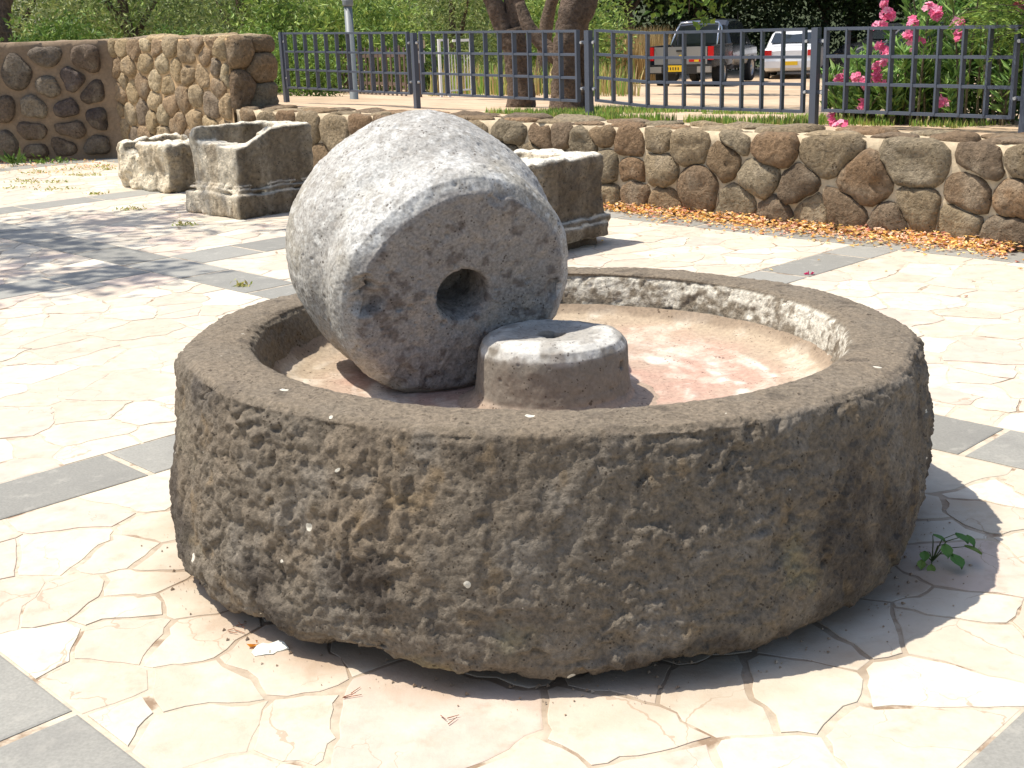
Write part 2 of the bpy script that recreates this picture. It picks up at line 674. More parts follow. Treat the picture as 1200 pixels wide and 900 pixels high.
def flag_mesh(sp, rect, tone, rnd):
    q = resample(sp, 0.042)
    # wavy edges (not where the stone meets a straight band)
    W = np.c_[q, np.zeros(len(q))]
    off = np.stack([fbm(W + 3.3, 5.0, 3, 5), fbm(W + 9.1, 5.0, 3, 6)], 1) * 0.050 + np.stack([noise(W * 24, 8), noise(W * 24, 9)], 1) * 0.0095
    u0, u1, v0, v1 = rect
    m = np.minimum.reduce([q[:, 0] - u0, u1 - q[:, 0], q[:, 1] - v0, v1 - q[:, 1]])
    q = q + off * np.clip((m - 0.012) / 0.12, 0.0, 1)[:, None]
    c = q.mean(0)
    n = len(q)
    t = (rnd[:2] - 0.5) * 0.005
    h = (rnd[2] - 0.5) * 0.0025
    ring = []
    for k, dz in ((1.0, -0.011), (1.0, -0.0008), (0.985, 0.0)):
        p = c + (q - c) * k
        z = dz + h + (p - c) @ t
        ring.append(np.c_[p[:, :1] * D1 + p[:, 1:] * D2, z])
    V = np.concatenate(ring)
    F = []
    for k in range(2):
        for i in range(n):
            j = (i + 1) % n
            F.append((k * n + i, k * n + j, (k + 1) * n + j, (k + 1) * n + i))
    F.append(tuple(2 * n + i for i in range(n)))
    pal = np.array([(0.545, 0.485, 0.385), (0.56, 0.505, 0.41), (0.52, 0.44, 0.35), (0.585, 0.54, 0.445), (0.54, 0.47, 0.375), (0.50, 0.44, 0.345), (0.53, 0.435, 0.36)])
    k = int(tone * len(pal)) % len(pal)
    col = pal[k] * (0.93 + 0.12 * rnd[0])
    return V, F, col


allV, allF, allC, nb = [], [], [], 0
for i, (_, c, sp, rect, tone, rnd) in enumerate(stones):
    V, F, col = flag_mesh(sp, rect, tone, rnd)
    cols = np.tile(col, (len(V), 1))
    if i < 300:
        me = mesh_np('flagstone', V, F, cols, smooth=False)
        obj('flagstone', me, MAT['flag'], pavement)
    else:
        allV.append(V)
        allF.extend([tuple(a + nb for a in f) for f in F])
        allC.append(cols)
        nb += len(V)
if allV:
    me = mesh_np('far_flagstones', np.concatenate(allV), allF, np.concatenate(allC), smooth=False)
    tag(obj('far_flagstones', me, MAT['flag'], pavement), kind='stuff')


def slab(u0, u1, v0, v1, r):
    e = 0.013
    V = [UV(a, b, z) for z, k in ((-0.011, 0), (0.000, 0), (0.002, 0.006)) for a, b in ((u0 + e + k, v0 + 0.004 + k), (u1 - e - k, v0 + 0.004 + k), (u1 - e - k, v1 - 0.004 - k), (u0 + e + k, v1 - 0.004 - k))]
    F = [(k * 4 + i, k * 4 + (i + 1) % 4, k * 4 + 4 + (i + 1) % 4, k * 4 + 4 + i) for k in range(2) for i in range(4)] + [(8, 9, 10, 11)]
    g = r.uniform(0.22, 0.29)
    me = mesh_np('paving_slab', np.array(V), F, np.array([g, g * 0.97, g * 0.86]), smooth=False)
    obj('paving_slab', me, MAT['slab'], pavement)


r = np.random.default_rng(3)
strips = []
for (v0, v1) in VBANDS:
    u = -2.54 - 0.74 * 24
    while u < 2.2:
        strips.append((u, u + 0.74, v0, v1))
        u += 0.74
for (u0, u1) in UBANDS:
    for (va, vb) in v_edges:
        k0 = math.ceil((va - 1.97) / 0.71)
        cuts = [va] + [1.97 + 0.71 * k for k in range(k0, k0 + 9) if va + 0.12 < 1.97 + 0.71 * k < vb - 0.12] + [vb]
        for a, b in zip(cuts, cuts[1:]):
            strips.append((u0, u1, a, b, 1))
for s in strips:
    c = UV((s[0] + s[1]) / 2, (s[2] + s[3]) / 2)
    p, dz = to_px(c)
    if dz[0] < 0.6 or not (-350 < p[0, 0] < 1550 and 100 < p[0, 1] < 1250) or np.hypot(*(c[:2] - SC)) < 0.6:
        continue
    if len(s) == 5:
        # slab of a cross band: long side along v
        u0, u1, a, b = s[:4]
        e = 0.013
        V = [UV(x, y, z) for z, k in ((-0.011, 0), (0.000, 0), (0.002, 0.006)) for x, y in ((u0 + 0.004 + k, a + e + k), (u1 - 0.004 - k, a + e + k), (u1 - 0.004 - k, b - e - k), (u0 + 0.004 + k, b - e - k))]
        F = [(k * 4 + i, k * 4 + (i + 1) % 4, k * 4 + 4 + (i + 1) % 4, k * 4 + 4 + i) for k in range(2) for i in range(4)] + [(8, 9, 10, 11)]
        g = r.uniform(0.22, 0.29)
        obj('paving_slab', mesh_np('paving_slab', np.array(V), F, np.array([g, g * 0.97, g * 0.86]), smooth=False), MAT['slab'], pavement)
    else:
        slab(*s, r)

# ------------------------------------------------------------------ terrain behind the wall


def terr(x, y):
    v = x * D2[0] + y * D2[1]
    t = np.maximum(v - 8.2, 0)
    return 0.66 - 0.0525 * np.minimum(t, 19.8) - 0.02 * np.minimum(np.maximum(t - 19.8, 0), 24) + 0.34 * np.maximum(t - 44, 0)


us = np.concatenate([np.linspace(-70, -30, 21), np.linspace(-29, 4, 67), np.linspace(6, 60, 19)])
vv = np.concatenate([np.linspace(8.05, 20, 49), np.linspace(20.6, 60, 50), np.linspace(65, 140, 12)])
G = np.array([UV(u, v) for v in vv for u in us])
G[:, 2] = terr(G[:, 0], G[:, 1]) + 0.03 * fbm(G, 0.8, 3, 4)
nu, nv = len(us), len(vv)
idx = np.arange(nu * nv).reshape(nv, nu)
Fq = np.stack([idx[:-1, :-1].ravel(), idx[:-1, 1:].ravel(), idx[1:, 1:].ravel(), idx[1:, :-1].ravel()], 1)
patch = fbm(G, 0.35, 3, 9)
gcol = np.where(patch[:, None] > 0.1, np.array([0.42, 0.31, 0.20]), np.array([0.50, 0.37, 0.25]))
gv = G[:, 0] * D2[0] + G[:, 1] * D2[1]
wood = sstep(42, 46, gv)[:, None]
gcol = gcol * (1 - wood) + np.array([0.040, 0.052, 0.020]) * wood
terrain = obj('terrain', mesh_np('terrain', G, Fq, gcol), MAT['earth'])
tag(terrain, kind='structure')

# ------------------------------------------------------------------ lathe-turned stone


def profile_pts(prof, step):
    out = []
    for (a, b) in zip(prof, prof[1:]):
        a, b = np.array(a, float), np.array(b, float)
        k = max(1, int(math.ceil(np.hypot(*(b[:2] - a[:2])) / step)))
        for j in range(k):
            out.append(a + (b - a) * j / k)
    out.append(np.array(prof[-1], float))
    return np.array(out)


def lathe(prof, nseg, axes=None, origin=(0, 0, 0), warp=None):
    """prof rows (r, t, ...) -> P (np,nseg,3), N, theta, rows"""
    th = np.linspace(0, 2 * np.pi, nseg, endpoint=False)
    rr = np.repeat(prof[:, 0:1], nseg, 1)
    tt = np.repeat(prof[:, 1:2], nseg, 1)
    TH = np.repeat(th[None], len(prof), 0)
    if warp is not None:
        rr, tt = warp(rr, tt, TH)
    ax = np.eye(3) if axes is None else np.array(axes)
    P = np.array(origin) + (rr * np.cos(TH))[..., None] * ax[0] + (rr * np.sin(TH))[..., None] * ax[1] + tt[..., None] * ax[2]
    dP = np.gradient(P, axis=0)
    dT = np.roll(P, -1, 1) - np.roll(P, 1, 1)
    N = np.cross(dT, dP)
    N /= np.linalg.norm(N, axis=2, keepdims=True) + 1e-12
    return P, N, TH


def grid_faces(n, m):
    i = np.arange(n * m).reshape(n, m)
    a, b = i[:-1], i[1:]
    return np.stack([a.ravel(), np.roll(a, -1, 1).ravel(), np.roll(b, -1, 1).ravel(), b.ravel()], 1)


# ------------------------------------------------------------------ the crushing basin
BC = np.array([0.12, 3.71, 0.0])
RO, RI, ZR = 1.10, 0.895, 0.60
prof = [(0.80, -0.01, 0), (0.90, 0.010, 0), (1.00, 0.022, 0), (1.070, 0.030, 0), (1.105, 0.042, 0), (1.124, 0.065, 0), (1.130, 0.11, 0), (1.130, 0.20, 0), (1.126, 0.32, 0), (1.118, 0.44, 0), (1.110, 0.53, 0), (1.104, 0.565, 0.2), (1.094, 0.588, 0.6), (1.072, 0.599, 1), (1.0, 0.603, 1), (0.93, 0.600, 1), (0.908, 0.592, 1.2), (0.895, 0.575, 2), (0.886, 0.545, 2), (0.878, 0.510, 2.2), (0.870, 0.480, 2.6), (0.860, 0.455, 3), (0.845, 0.440, 3)]
pp = profile_pts(prof, 0.0062)
NS = 1100


def basin_warp(rr, tt, TH):
    tx = 0.02
    low = np.clip(1 - tt / 0.25, 0, 1)
    # the underside is hewn away unevenly
    C3 = np.stack([np.cos(TH) * 1.1, np.sin(TH) * 1.1, tt * 0 + 2.0], -1).reshape(-1, 3)
    da = lambda deg, w: np.exp(-((np.angle(np.exp(1j * (TH - RAD(deg)))) / w) ** 2))
    lift = 0.022 * fbm(C3, 3.0, 3, 21).reshape(tt.shape) + 0.004 + 0.045 * da(-14, 0.55) + 0.015 * da(232, 0.2)
    t2 = np.where(rr > 0.95, tt + np.maximum(lift, 0.0) * low * (tt < 0.3), tt)
    flare = 0.062 * np.clip(np.cos(TH - RAD(262)), 0, 1) ** 2 * np.clip((0.56 - tt) / 0.46, 0, 1) + 0.046 * da(203, 0.30) * np.clip((0.5 - tt) / 0.4, 0, 1)
    wob = fbm(C3 * [1, 1, 0], 1.6, 2, 33).reshape(tt.shape) * 0.022
    outer = (tt < 0.57) & (rr > 0.92)
    r2 = rr + np.where(rr > 0.9, wob * np.clip((rr - 0.9) / 0.15, 0, 1), 0)
    # dressed facets on the drum
    fac = np.abs(np.sin(TH * 5.5 + 0.6)) ** 2 * 0.010
    r2 = r2 + np.where(rr > 0.95, flare, 0) * np.clip((rr - 0.95) / 0.1, 0, 1)
    r2 = r2 - fac * np.clip((rr - 0.95) / 0.13, 0, 1)
    return r2, t2


P, N, TH = lathe(pp, NS, None, BC, basin_warp)
zone = np.repeat(pp[:, 2:3], NS, 1)
S = P.reshape(-1, 3)
side = sstep(1.0, 0.3, zone).ravel()
rim = (sstep(0.4, 1.0, zone) * sstep(1.6, 1.1, zone)).ravel()
inn = sstep(1.1, 1.8, zone).ravel()
Sw = S + 0.05 * np.stack([fbm(S, 9, 2, 141), fbm(S, 9, 2, 142), fbm(S, 9, 2, 143)], 1)
big = fbm(S, 3.2, 2, 41)
lump = fbm(Sw, 8.0, 3, 45)
fine = fbm(S, 70.0, 2, 44)
hew = fbm(Sw * [1, 1, 0.8], 23.0, 4, 42, 0.62)
pit = sstep(0.12, 0.50, fbm(Sw + 2, 24.0, 3, 43))
chip = sstep(0.20, 0.5, fbm(Sw, 6.0, 3, 46))
fa = facets(Sw * [1, 1, 0.8], 13.0, 401)
fb = facets(Sw, 31.0, 411)
rgh = 0.35 + 0.95 * sstep(-0.25, 0.35, fbm(S, 2.4, 3, 149)) * sstep(0.02, 0.22, S[:, 2])
scar = sstep(0.02, 0.25, fbm(S * [1, 1, 1.4], 4.5, 2, 49)) * sstep(0.30, 0.05, S[:, 2])
grit = fbm(S, 46.0, 3, 143, 0.6)
disp = side * (0.014 * big + 0.006 * lump + 0.0055 * fa + rgh * (0.0040 * hew + 0.0042 * fb - 0.0045 * pit + 0.0045 * grit) + 0.0025 * grit + 0.0040 * fine - 0.006 * chip - 0.014 * scar)
edge = (sstep(0.05, 0.5, zone) * sstep(1.05, 0.7, zone)).ravel()
disp += rim * (0.003 * lump + 0.0026 * fbm(S, 25, 3, 47) + 0.0022 * grit + 0.0018 * fine) - edge * 0.010 * np.maximum(lump, 0) - edge * 0.006 * chip + edge * 0.003 * fa
disp += inn * (0.006 * fbm(S, 9, 2, 48) - 0.006 * pit + 0.0025 * fine)
S2 = S + N.reshape(-1, 3) * disp[:, None]
S2[:, 1] += 0.022 * sstep(1.05, 1.3, zone.ravel())
S2[:, 2] -= 0.006 * np.clip(S2[:, 2] / 0.6, 0, 1)
S2[:, 2] += -0.02 * (S2[:, 0] - BC[0]) * np.clip(S2[:, 2] / 0.6, 0, 1) - 0.02 * (S2[:, 1] - BC[1]) * np.clip(S2[:, 2] / 0.6, 0, 1)
# colours: dark basalt, brown weathering, olive lichen, pale lime bloom on the inside
base = np.array([0.138, 0.121, 0.098]) + 0 * S
brown = np.array([0.160, 0.130, 0.095])
lich = np.array([0.195, 0.178, 0.115])
grey = np.array([0.175, 0.162, 0.142])
dark = np.array([0.045, 0.038, 0.033])


def mixc(c, col, k):
    return c * (1 - k[:, None]) + np.asarray(col) * k[:, None]


cc = mixc(base, brown, sstep(-0.1, 0.5, fbm(S, 2.6, 3, 51)) * 0.8)
cc = mixc(cc, lich, sstep(0.12, 0.45, fbm(S, 4.2, 4, 52)) * sstep(0.55, 0.15, S[:, 2]) * 0.85 * side)
cc = mixc(cc, grey, sstep(0.1, 0.5, fbm(S, 9.0, 3, 53)) * 0.6)
cc = mixc(cc, dark, sstep(0.0, 0.45, fbm(S + 4, 5.0, 4, 54)) * side * 0.8)
cc = mixc(cc, np.array([0.19, 0.135, 0.07]), sstep(0.36, 0.6, fbm(S + 8, 16.0, 3, 59)) * side * 0.35)
cc = mixc(cc, np.array([0.178, 0.148, 0.113]), rim * (0.65 + 0.3 * sstep(-0.2, 0.4, fbm(S, 5.0, 3, 55))))
cc = mixc(cc, np.array([0.075, 0.062, 0.05]), rim * sstep(0.15, 0.5, fbm(S, 14.0, 3, 56)) * 0.6)
ang = np.degrees(TH.ravel())
bloom = inn * sstep(-0.30, 0.40, fbm(S, 34.0, 4, 57, 0.6) + 0.4 * fbm(S, 6.0, 2, 157) + 0.08 - 7.0 * np.maximum(0.548 - S[:, 2], 0)) * (sstep(-55, -20, np.where(ang > 180, ang - 360, ang)) * sstep(150, 115, np.where(ang > 180, ang - 360, ang)))
cc = mixc(cc, np.array([0.185, 0.160, 0.125]), inn * 0.8)
cc = mixc(cc, np.array([0.58, 0.57, 0.52]), bloom * 0.85)
cc = cc * np.where((side > 0.3)[:, None], np.array([1.08, 1.02, 0.94]), np.array([1.06, 1.02, 0.95]))
basin = empty('olive_mill_basin', tuple(BC))
tag(basin, 'huge round dark basalt basin with rough hewn sides', 'millstone')
body = obj('basin_body', mesh_np('basin_body', S2 - BC, grid_faces(len(pp), NS), cc), MAT['basalt'], basin)

# dished floor of lime plaster
prof = [(0.03, 0.400), (0.22, 0.398), (0.30, 0.396), (0.45, 0.398), (0.60, 0.406), (0.72, 0.418), (0.80, 0.430), (0.846, 0.446), (0.878, 0.478)]
pf = profile_pts(prof, 0.008)
P, N, TH = lathe(pf, 640, None, BC)
S = P.reshape(-1, 3)
rad = np.hypot(S[:, 0] - BC[0], S[:, 1] - BC[1])
d = 0.007 * fbm(S, 6, 3, 61) + 0.003 * fbm(S, 28, 3, 62) + 0.0015 * fbm(S, 90, 2, 63)
S2 = S + N.reshape(-1, 3) * d[:, None]
S2[:, 2] += -0.02 * (S[:, 0] - BC[0]) * 0.8 - 0.02 * (S[:, 1] - BC[1]) * 0.8
cc = np.array([0.40, 0.295, 0.225]) + 0 * S
cc = mixc(cc, np.array([0.43, 0.265, 0.205]), sstep(-0.1, 0.4, fbm(S, 4.5, 3, 64)) * 0.7)
cc = mixc(cc, np.array([0.36, 0.29, 0.205]), sstep(0.64, 0.83, rad + 0.06 * fbm(S, 8, 3, 65)) * 0.9)
pol = np.c_[rad * 22, np.unwrap(TH, axis=1).ravel() * 1.6, rad * 0]
arc = sstep(0.05, 0.75, fbm(pol, 1.0, 3, 66) + 0.35 * np.exp(-((rad - 0.62) / 0.16) ** 2) - 0.1) * sstep(0.30, 0.42, rad) * sstep(0.84, 0.74, rad)
arc = arc * sstep(-0.5, 0.3, fbm(S, 14, 4, 166))
cc = mixc(cc, np.array([0.68, 0.63, 0.55]), arc * 0.75)
cc = mixc(cc, np.array([0.60, 0.54, 0.45]), sstep(0.0, 0.5, fbm(S + 7, 11, 4, 67)) * 0.45)
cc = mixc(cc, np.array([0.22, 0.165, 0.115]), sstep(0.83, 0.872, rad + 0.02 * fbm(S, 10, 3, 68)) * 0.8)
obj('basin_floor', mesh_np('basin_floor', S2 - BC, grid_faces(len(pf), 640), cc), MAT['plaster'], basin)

# the socket stone in the middle
PC = np.array([0.122, 3.575, 0.0])
prof = [(0.002, 0.47), (0.016, 0.47), (0.022, 0.48), (0.027, 0.578), (0.032, 0.594), (0.042, 0.601), (0.10, 0.606), (0.14, 0.609), (0.180, 0.605), (0.204, 0.592), (0.217, 0.568), (0.221, 0.540), (0.225, 0.470), (0.230, 0.436), (0.244, 0.416), (0.27, 0.405), (0.31, 0.396), (0.34, 0.388)]
pf = profile_pts(prof, 0.004)


def sock_warp(rr, tt, TH):
    k = np.clip((0.060 - rr) / 0.02, 0, 1)
    sq = 1 / np.maximum(np.abs(np.cos(TH - 0.5)), np.abs(np.sin(TH - 0.5)))
    r2 = rr * (1 + k * 0.55 * (sq - 1.0) + k * 0.12 * np.sin(3 * TH))
    r2 = r2 * (1 + 0.02 * np.sin(2 * TH + 1) * (rr > 0.12))
    # rim of the socket is worn down at the back right
    t2 = tt - np.where((rr < 0.2) & (tt > 0.568), 0.007 * np.exp(-((np.angle(np.exp(1j * (TH - 1.0))) / 0.5) ** 2)), 0)
    # small drilled hole in the flank
    hole = np.exp(-(np.angle(np.exp(1j * (TH + 0.45))) / 0.045) ** 4) * np.exp(-((tt - 0.525) / 0.0105) ** 4) * (rr > 0.2)
    return r2 - 0.035 * hole, t2


P, N, TH = lathe(pf, 420, None, PC, sock_warp)
N = -N
S = P.reshape(-1, 3)
d = 0.006 * fbm(S, 9, 3, 71) + 0.0025 * fbm(S, 35, 3, 72) - 0.006 * pits(S, 40, 73, 0.25)
S2 = S + N.reshape(-1, 3) * d[:, None]
rad = np.hypot(S[:, 0] - PC[0], S[:, 1] - PC[1])
cc = np.array([0.195, 0.170, 0.136]) + 0 * S
cc = mixc(cc, np.array([0.16, 0.130, 0.10]), sstep(0.0, 0.5, fbm(S, 12, 3, 74)) * 0.6)
low = sstep(0.452, 0.412, S[:, 2] + 0.01 * fbm(S, 15, 2, 75))
cc = mixc(cc, np.array([0.36, 0.27, 0.20]), low)
cc = mixc(cc, np.array([0.34, 0.32, 0.285]), sstep(0.588, 0.600, S[:, 2]) * sstep(0.042, 0.050, rad) * 0.9)
top = sstep(0.556, 0.582, S[:, 2] + 0.014 * fbm(S, 14, 3, 76)) * sstep(0.10, 0.16, rad + 0.03 * fbm(S, 9, 2, 176))
cc = mixc(cc, np.array([0.56, 0.54, 0.49]), top * sstep(-0.45, 0.2, fbm(S, 18, 3, 77)) * 0.85)
cc = mixc(cc, np.array([0.22, 0.19, 0.16]), top * sstep(0.2, 0.5, fbm(S + 5, 16, 3, 78)) * 0.8)
obj('socket_stone', mesh_np('socket_stone', S2 - BC, grid_faces(len(pf), 420), cc), MAT['plaster'], basin)

# ------------------------------------------------------------------ the roller stone
RF = np.array([-0.136, 3.626, 0.715])
RA = np.array([-0.373, 0.892, 0.255])
RA /= np.linalg.norm(RA)
e1 = np.cross(RA, [0, 0, 1.0])
e1 /= np.linalg.norm(e1)
e2 = np.cross(e1, RA)
RL, rf, rm, rb = 0.521, 0.322, 0.409, 0.411


def rbar(t):
    A = np.array([[0, 0, 1], [0.25, 0.5, 1], [1, 1, 1]])
    k = np.linalg.solve(A, [rf * 1.05, rm, rb])
    waist = -0.015 * math.exp(-((t - 0.36) / 0.13) ** 2) + 0.010 * math.exp(-((t - 0.12) / 0.12) ** 2)
    return k[0] * t * t + k[1] * t + k[2] + waist


prof = [(0.002, 0.20), (0.074, 0.20), (0.078, 0.10), (0.080, 0.02), (0.085, 0.005), (0.095, 0.0), (0.20, 0.001), (0.310, 0.0), (0.321, 0.003), (0.329, 0.011)]
prof += [(rbar(t), t * RL) for t in np.linspace(0.07, 0.93, 24)] + [(rb - 0.012, RL * 0.975), (rb - 0.05, RL), (0.2, RL), (0.002, RL)]
pf = profile_pts(prof, 0.0046)


def roll_warp(rr, tt, TH):
    r2 = rr + np.where(rr > 0.15, 0.006 * np.sin(2 * TH + 0.7) + 0.004 * np.sin(5 * TH), 0) * np.clip((rr - 0.15) / 0.1, 0, 1)
    return r2, tt


P, N, TH = lathe(pf, 640, (e1, e2, RA), RF, roll_warp)
cen = RF + RA * RL / 2
if np.mean(np.sum(N * (P - cen), 2)) < 0:
    N = -N
S = P.reshape(-1, 3)
tt = (S - RF) @ RA
rad = np.linalg.norm(S - RF - tt[:, None] * RA, axis=1)
TH = TH.ravel()
face = sstep(0.012, 0.002, tt) * (rad > 0.084)
barrel = 1 - sstep(0.03, 0.005, tt)
holew = ((rad < 0.086) & (tt > 0.0)).astype(float)
d = 0.007 * fbm(S, 4, 3, 81) + 0.004 * fbm(S, 16, 3, 82) + 0.0022 * fbm(S, 60, 2, 83)
pit = 0.012 * pits(S, 26, 84, 0.35, 0.10, 0.36) + 0.006 * pits(S, 60, 85, 0.40, 0.12, 0.36)
d = d - pit * (0.55 + 0.45 * face)
d += face * (0.004 * fbm(S, 30, 3, 86))
# chips broken out of the edge of the face
ex = (S - RF) @ e1
ez = (S - RF) @ e2
for (cx, cz, rr_, dep) in ((-0.300, 0.015, 0.060, 0.034), (-0.325, 0.07, 0.040, 0.025), (0.30, -0.02, 0.04, 0.018), (-0.18, -0.265, 0.055, 0.016), (0.10, 0.31, 0.04, 0.012)):
    q = np.sqrt((ex - cx) ** 2 + ((ez - cz) * 1.0) ** 2 + (tt * 1.0) ** 2)
    d -= dep * sstep(rr_, rr_ * 0.45, q + 0.018 * fbm(S, 28, 2, 87))
S2 = S + N.reshape(-1, 3) * d[:, None]
lightc = np.array([0.36, 0.345, 0.315])
cc = lightc + 0 * S
cc = mixc(cc, np.array([0.50, 0.495, 0.465]), sstep(-0.10, 0.45, fbm(S, 5, 5, 91)) * 0.75)
cc = mixc(cc, np.array([0.60, 0.59, 0.55]), np.exp(-((tt - 0.045) / 0.035) ** 2) * sstep(-0.3, 0.3, fbm(S, 12, 3, 191)) * 0.6)
cc = mixc(cc, np.array([0.30, 0.27, 0.21]), sstep(0.0, 0.5, fbm(S + 2, 6, 5, 92)) * 0.6)
cc = mixc(cc, np.array([0.24, 0.225, 0.20]), sstep(0.15, 0.55, fbm(S + 6, 13, 5, 93)) * 0.5)
cc = mixc(cc, np.array([0.20, 0.18, 0.15]), sstep(0.12, 0.45, fbm(S + 9, 52, 2, 97)) * 0.45)
cc = mixc(cc, np.array([0.58, 0.575, 0.54]), sstep(0.18, 0.5, fbm(S + 1, 46, 2, 98)) * 0.5)
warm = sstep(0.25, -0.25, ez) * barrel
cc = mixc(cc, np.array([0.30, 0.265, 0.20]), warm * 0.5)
fc = np.array([0.250, 0.234, 0.214]) + 0 * S
fc = mixc(fc, np.array([0.12, 0.102, 0.09]), sstep(0.08, 0.4, fbm(S, 30, 4, 94)) * 0.8)
fc = mixc(fc, np.array([0.33, 0.295, 0.25]), sstep(0.15, 0.5, fbm(S + 4, 18, 4, 95)) * 0.7)
k = sstep(0.020, 0.004, tt + 0.012 * fbm(S, 20, 3, 96))
k = np.maximum(k, holew)
cc = cc * (1 - k[:, None]) + fc * k[:, None]
roller = obj('roller_stone', mesh_np('roller_stone', S2 - RF, grid_faces(len(pf), 640), cc), MAT['roller'], None, tuple(RF))
tag(roller, 'pale grey barrel shaped crushing stone with round axle hole, lying in the basin', 'millstone')

# ------------------------------------------------------------------ rubble walls


def ray_poly(poly, c, ang):
    d = np.array([math.cos(ang), math.sin(ang)])
    best = 9
    n = len(poly)
    for i in range(n):
        a, b = poly[i] - c, poly[(i + 1) % n] - c
        e = b - a
        den = d[0] * (-e[1]) + d[1] * e[0]
        if abs(den) < 1e-9:
            continue
        t = (a[0] * (-e[1]) + a[1] * e[0]) / den
        s = (d[0] * a[1] - d[1] * a[0]) / den
        if t > 0 and -1e-6 <= s <= 1 + 1e-6:
            best = min(best, t)
    return best


def dome_stone(poly, frame, depth, r, fill=0.95, nseg=22, flat=2.6, back=0.03):
    """a boulder whose outline fills a polygon in face coordinates and bulges out along the normal"""
    o, es, ez, n = frame
    c = poly.mean(0)
    th = np.linspace(0, 2 * np.pi, nseg, endpoint=False)
    rr = np.array([ray_poly(poly, c, a) for a in th])
    for _ in range(1):
        rr = 0.25 * np.roll(rr, 1) + 0.5 * rr + 0.25 * np.roll(rr, -1)
    rr = np.minimum(rr, np.median(rr) * 1.7) * fill
    V = []
    prof = [(1.0, -back), (1.0, 0.0), (0.98, 0.34), (0.93, 0.62), (0.83, 0.83), (0.62, 0.95), (0.33, 1.0)]
    tilt = r.normal(0, 0.12, 2)
    for k, h in prof:
        for a, q in zip(th, rr):
            s, z = c[0] + math.cos(a) * q * k, c[1] + math.sin(a) * q * k
            hh = h * depth * (1 + tilt[0] * math.cos(a) * k + tilt[1] * math.sin(a) * k) if h > 0 else h
            V.append(o + es * s + ez * z + n * hh)
    V.append(o + es * c[0] + ez * c[1] + n * depth)
    V = np.array(V)
    w = np.clip((V - o) @ n / depth, 0, 1)
    dd = (0.38 * fbm(V, 6.0, 2, int(r.integers(1000))) + 0.22 * fbm(V, 16.0, 3, 3)) * depth
    V = V + n * (dd * w)[:, None] + es * (0.035 * fbm(V, 9, 3, 5) * np.clip(w * 3, 0, 1))[:, None] + ez * (0.035 * fbm(V, 9, 3, 6) * np.clip(w * 3, 0, 1))[:, None]
    F = []
    m = len(prof)
    for i in range(m - 1):
        for k in range(nseg):
            j = (k + 1) % nseg
            F.append((i * nseg + k, i * nseg + j, (i + 1) * nseg + j, (i + 1) * nseg + k))
    for k in range(nseg):
        F.append(((m - 1) * nseg + k, (m - 1) * nseg + (k + 1) % nseg, m * nseg))
    return V, F


BOULDER = np.array([1.20, 1.14, 1.0]) * np.array([(0.165, 0.120, 0.078), (0.190, 0.152, 0.105), (0.150, 0.108, 0.074), (0.205, 0.165, 0.115), (0.180, 0.122, 0.078), (0.175, 0.148, 0.110), (0.125, 0.095, 0.070)])


def stones_on(parent, frame, rect, rmin, rmax, depth, r, fill=1.06, gap=0.007, pal=BOULDER, name='stone', tries=1500, flat=2.6, lighten=1.0, stretch=1.15):
    rect = (rect[0] / stretch, rect[1] / stretch, rect[2], rect[3])
    pts, wts = scatter_pts(rect, rmin, rmax, r, tries)
    for _ in range(1):                                  # relax, so that the boulders fill their beds
        cells = voronoi_cells(rect, pts, wts ** 0.8)
        pts = np.array([c + 0.5 * (poly.mean(0) - c) for c, poly in cells])
        wts = wts[:len(pts)] if len(wts) >= len(pts) else np.ones(len(pts))
    out = []
    for c, poly in voronoi_cells(rect, pts):
        poly = poly * [stretch, 1]
        sp = shrink(poly, gap * r.uniform(0.6, 1.6))
        if sp is None or len(sp) < 3:
            continue
        ext = sp.max(0) - sp.min(0)
        if min(ext) < 0.05:
            continue
        V, F = dome_stone(sp, frame, depth * r.uniform(0.75, 1.25) * min(1, 0.6 + min(ext)), r, fill * r.uniform(0.93, 1.03), flat=flat)
        col = pal[r.integers(len(pal))] * r.uniform(0.85, 1.2) * lighten
        k = sstep(0.1, 0.5, fbm(V, 7, 3, 12))[:, None]
        cols = col * (1 - 0.4 * k) + np.array([0.30, 0.25, 0.18]) * 0.4 * k
        out.append(obj(name, mesh_np(name, V, F, cols), MAT['boulder'], parent))
    return out


def core(name, frame, s0, s1, z1, thick, col, bumpy=0.012, step=0.06):
    """mortar core of a wall: front face with lumpy pointing, top, ends and back"""
    o, es, ez, n = frame
    ns, nz_ = max(2, int((s1 - s0) / step)), max(2, int(z1 / step))
    nt_ = max(2, int(thick / step))
    path = [(0.0, z) for z in np.linspace(-0.05, z1, nz_)] + [(-t, z1) for t in np.linspace(0, thick, nt_)[1:]] + [(-thick, -0.05)]
    S_ = np.linspace(s0, s1, ns)
    V = np.array([o + es * s + ez * z + n * t for (t, z) in path for s in S_])
    dsp = bumpy * fbm(V, 6, 3, 77)
    V = V + n * dsp[:, None] + ez * (dsp * 0.6)[:, None]
    idx = np.arange(len(path) * ns).reshape(len(path), ns)
    F = [tuple(q) for q in np.stack([idx[:-1, :-1].ravel(), idx[:-1, 1:].ravel(), idx[1:, 1:].ravel(), idx[1:, :-1].ravel()], 1)]
    F.append(tuple(idx[:, 0][::-1]))
    F.append(tuple(idx[:, -1]))
    cols = np.array(col) * (1 + 0.25 * fbm(V, 3, 3, 78))[:, None]
    return mesh_np(name, V, F, cols)


d1_3, d2_3, UPV = np.array([*D1, 0]), np.array([*D2, 0]), np.array([0, 0, 1.0])
WV = 7.70
r = np.random.default_rng(21)
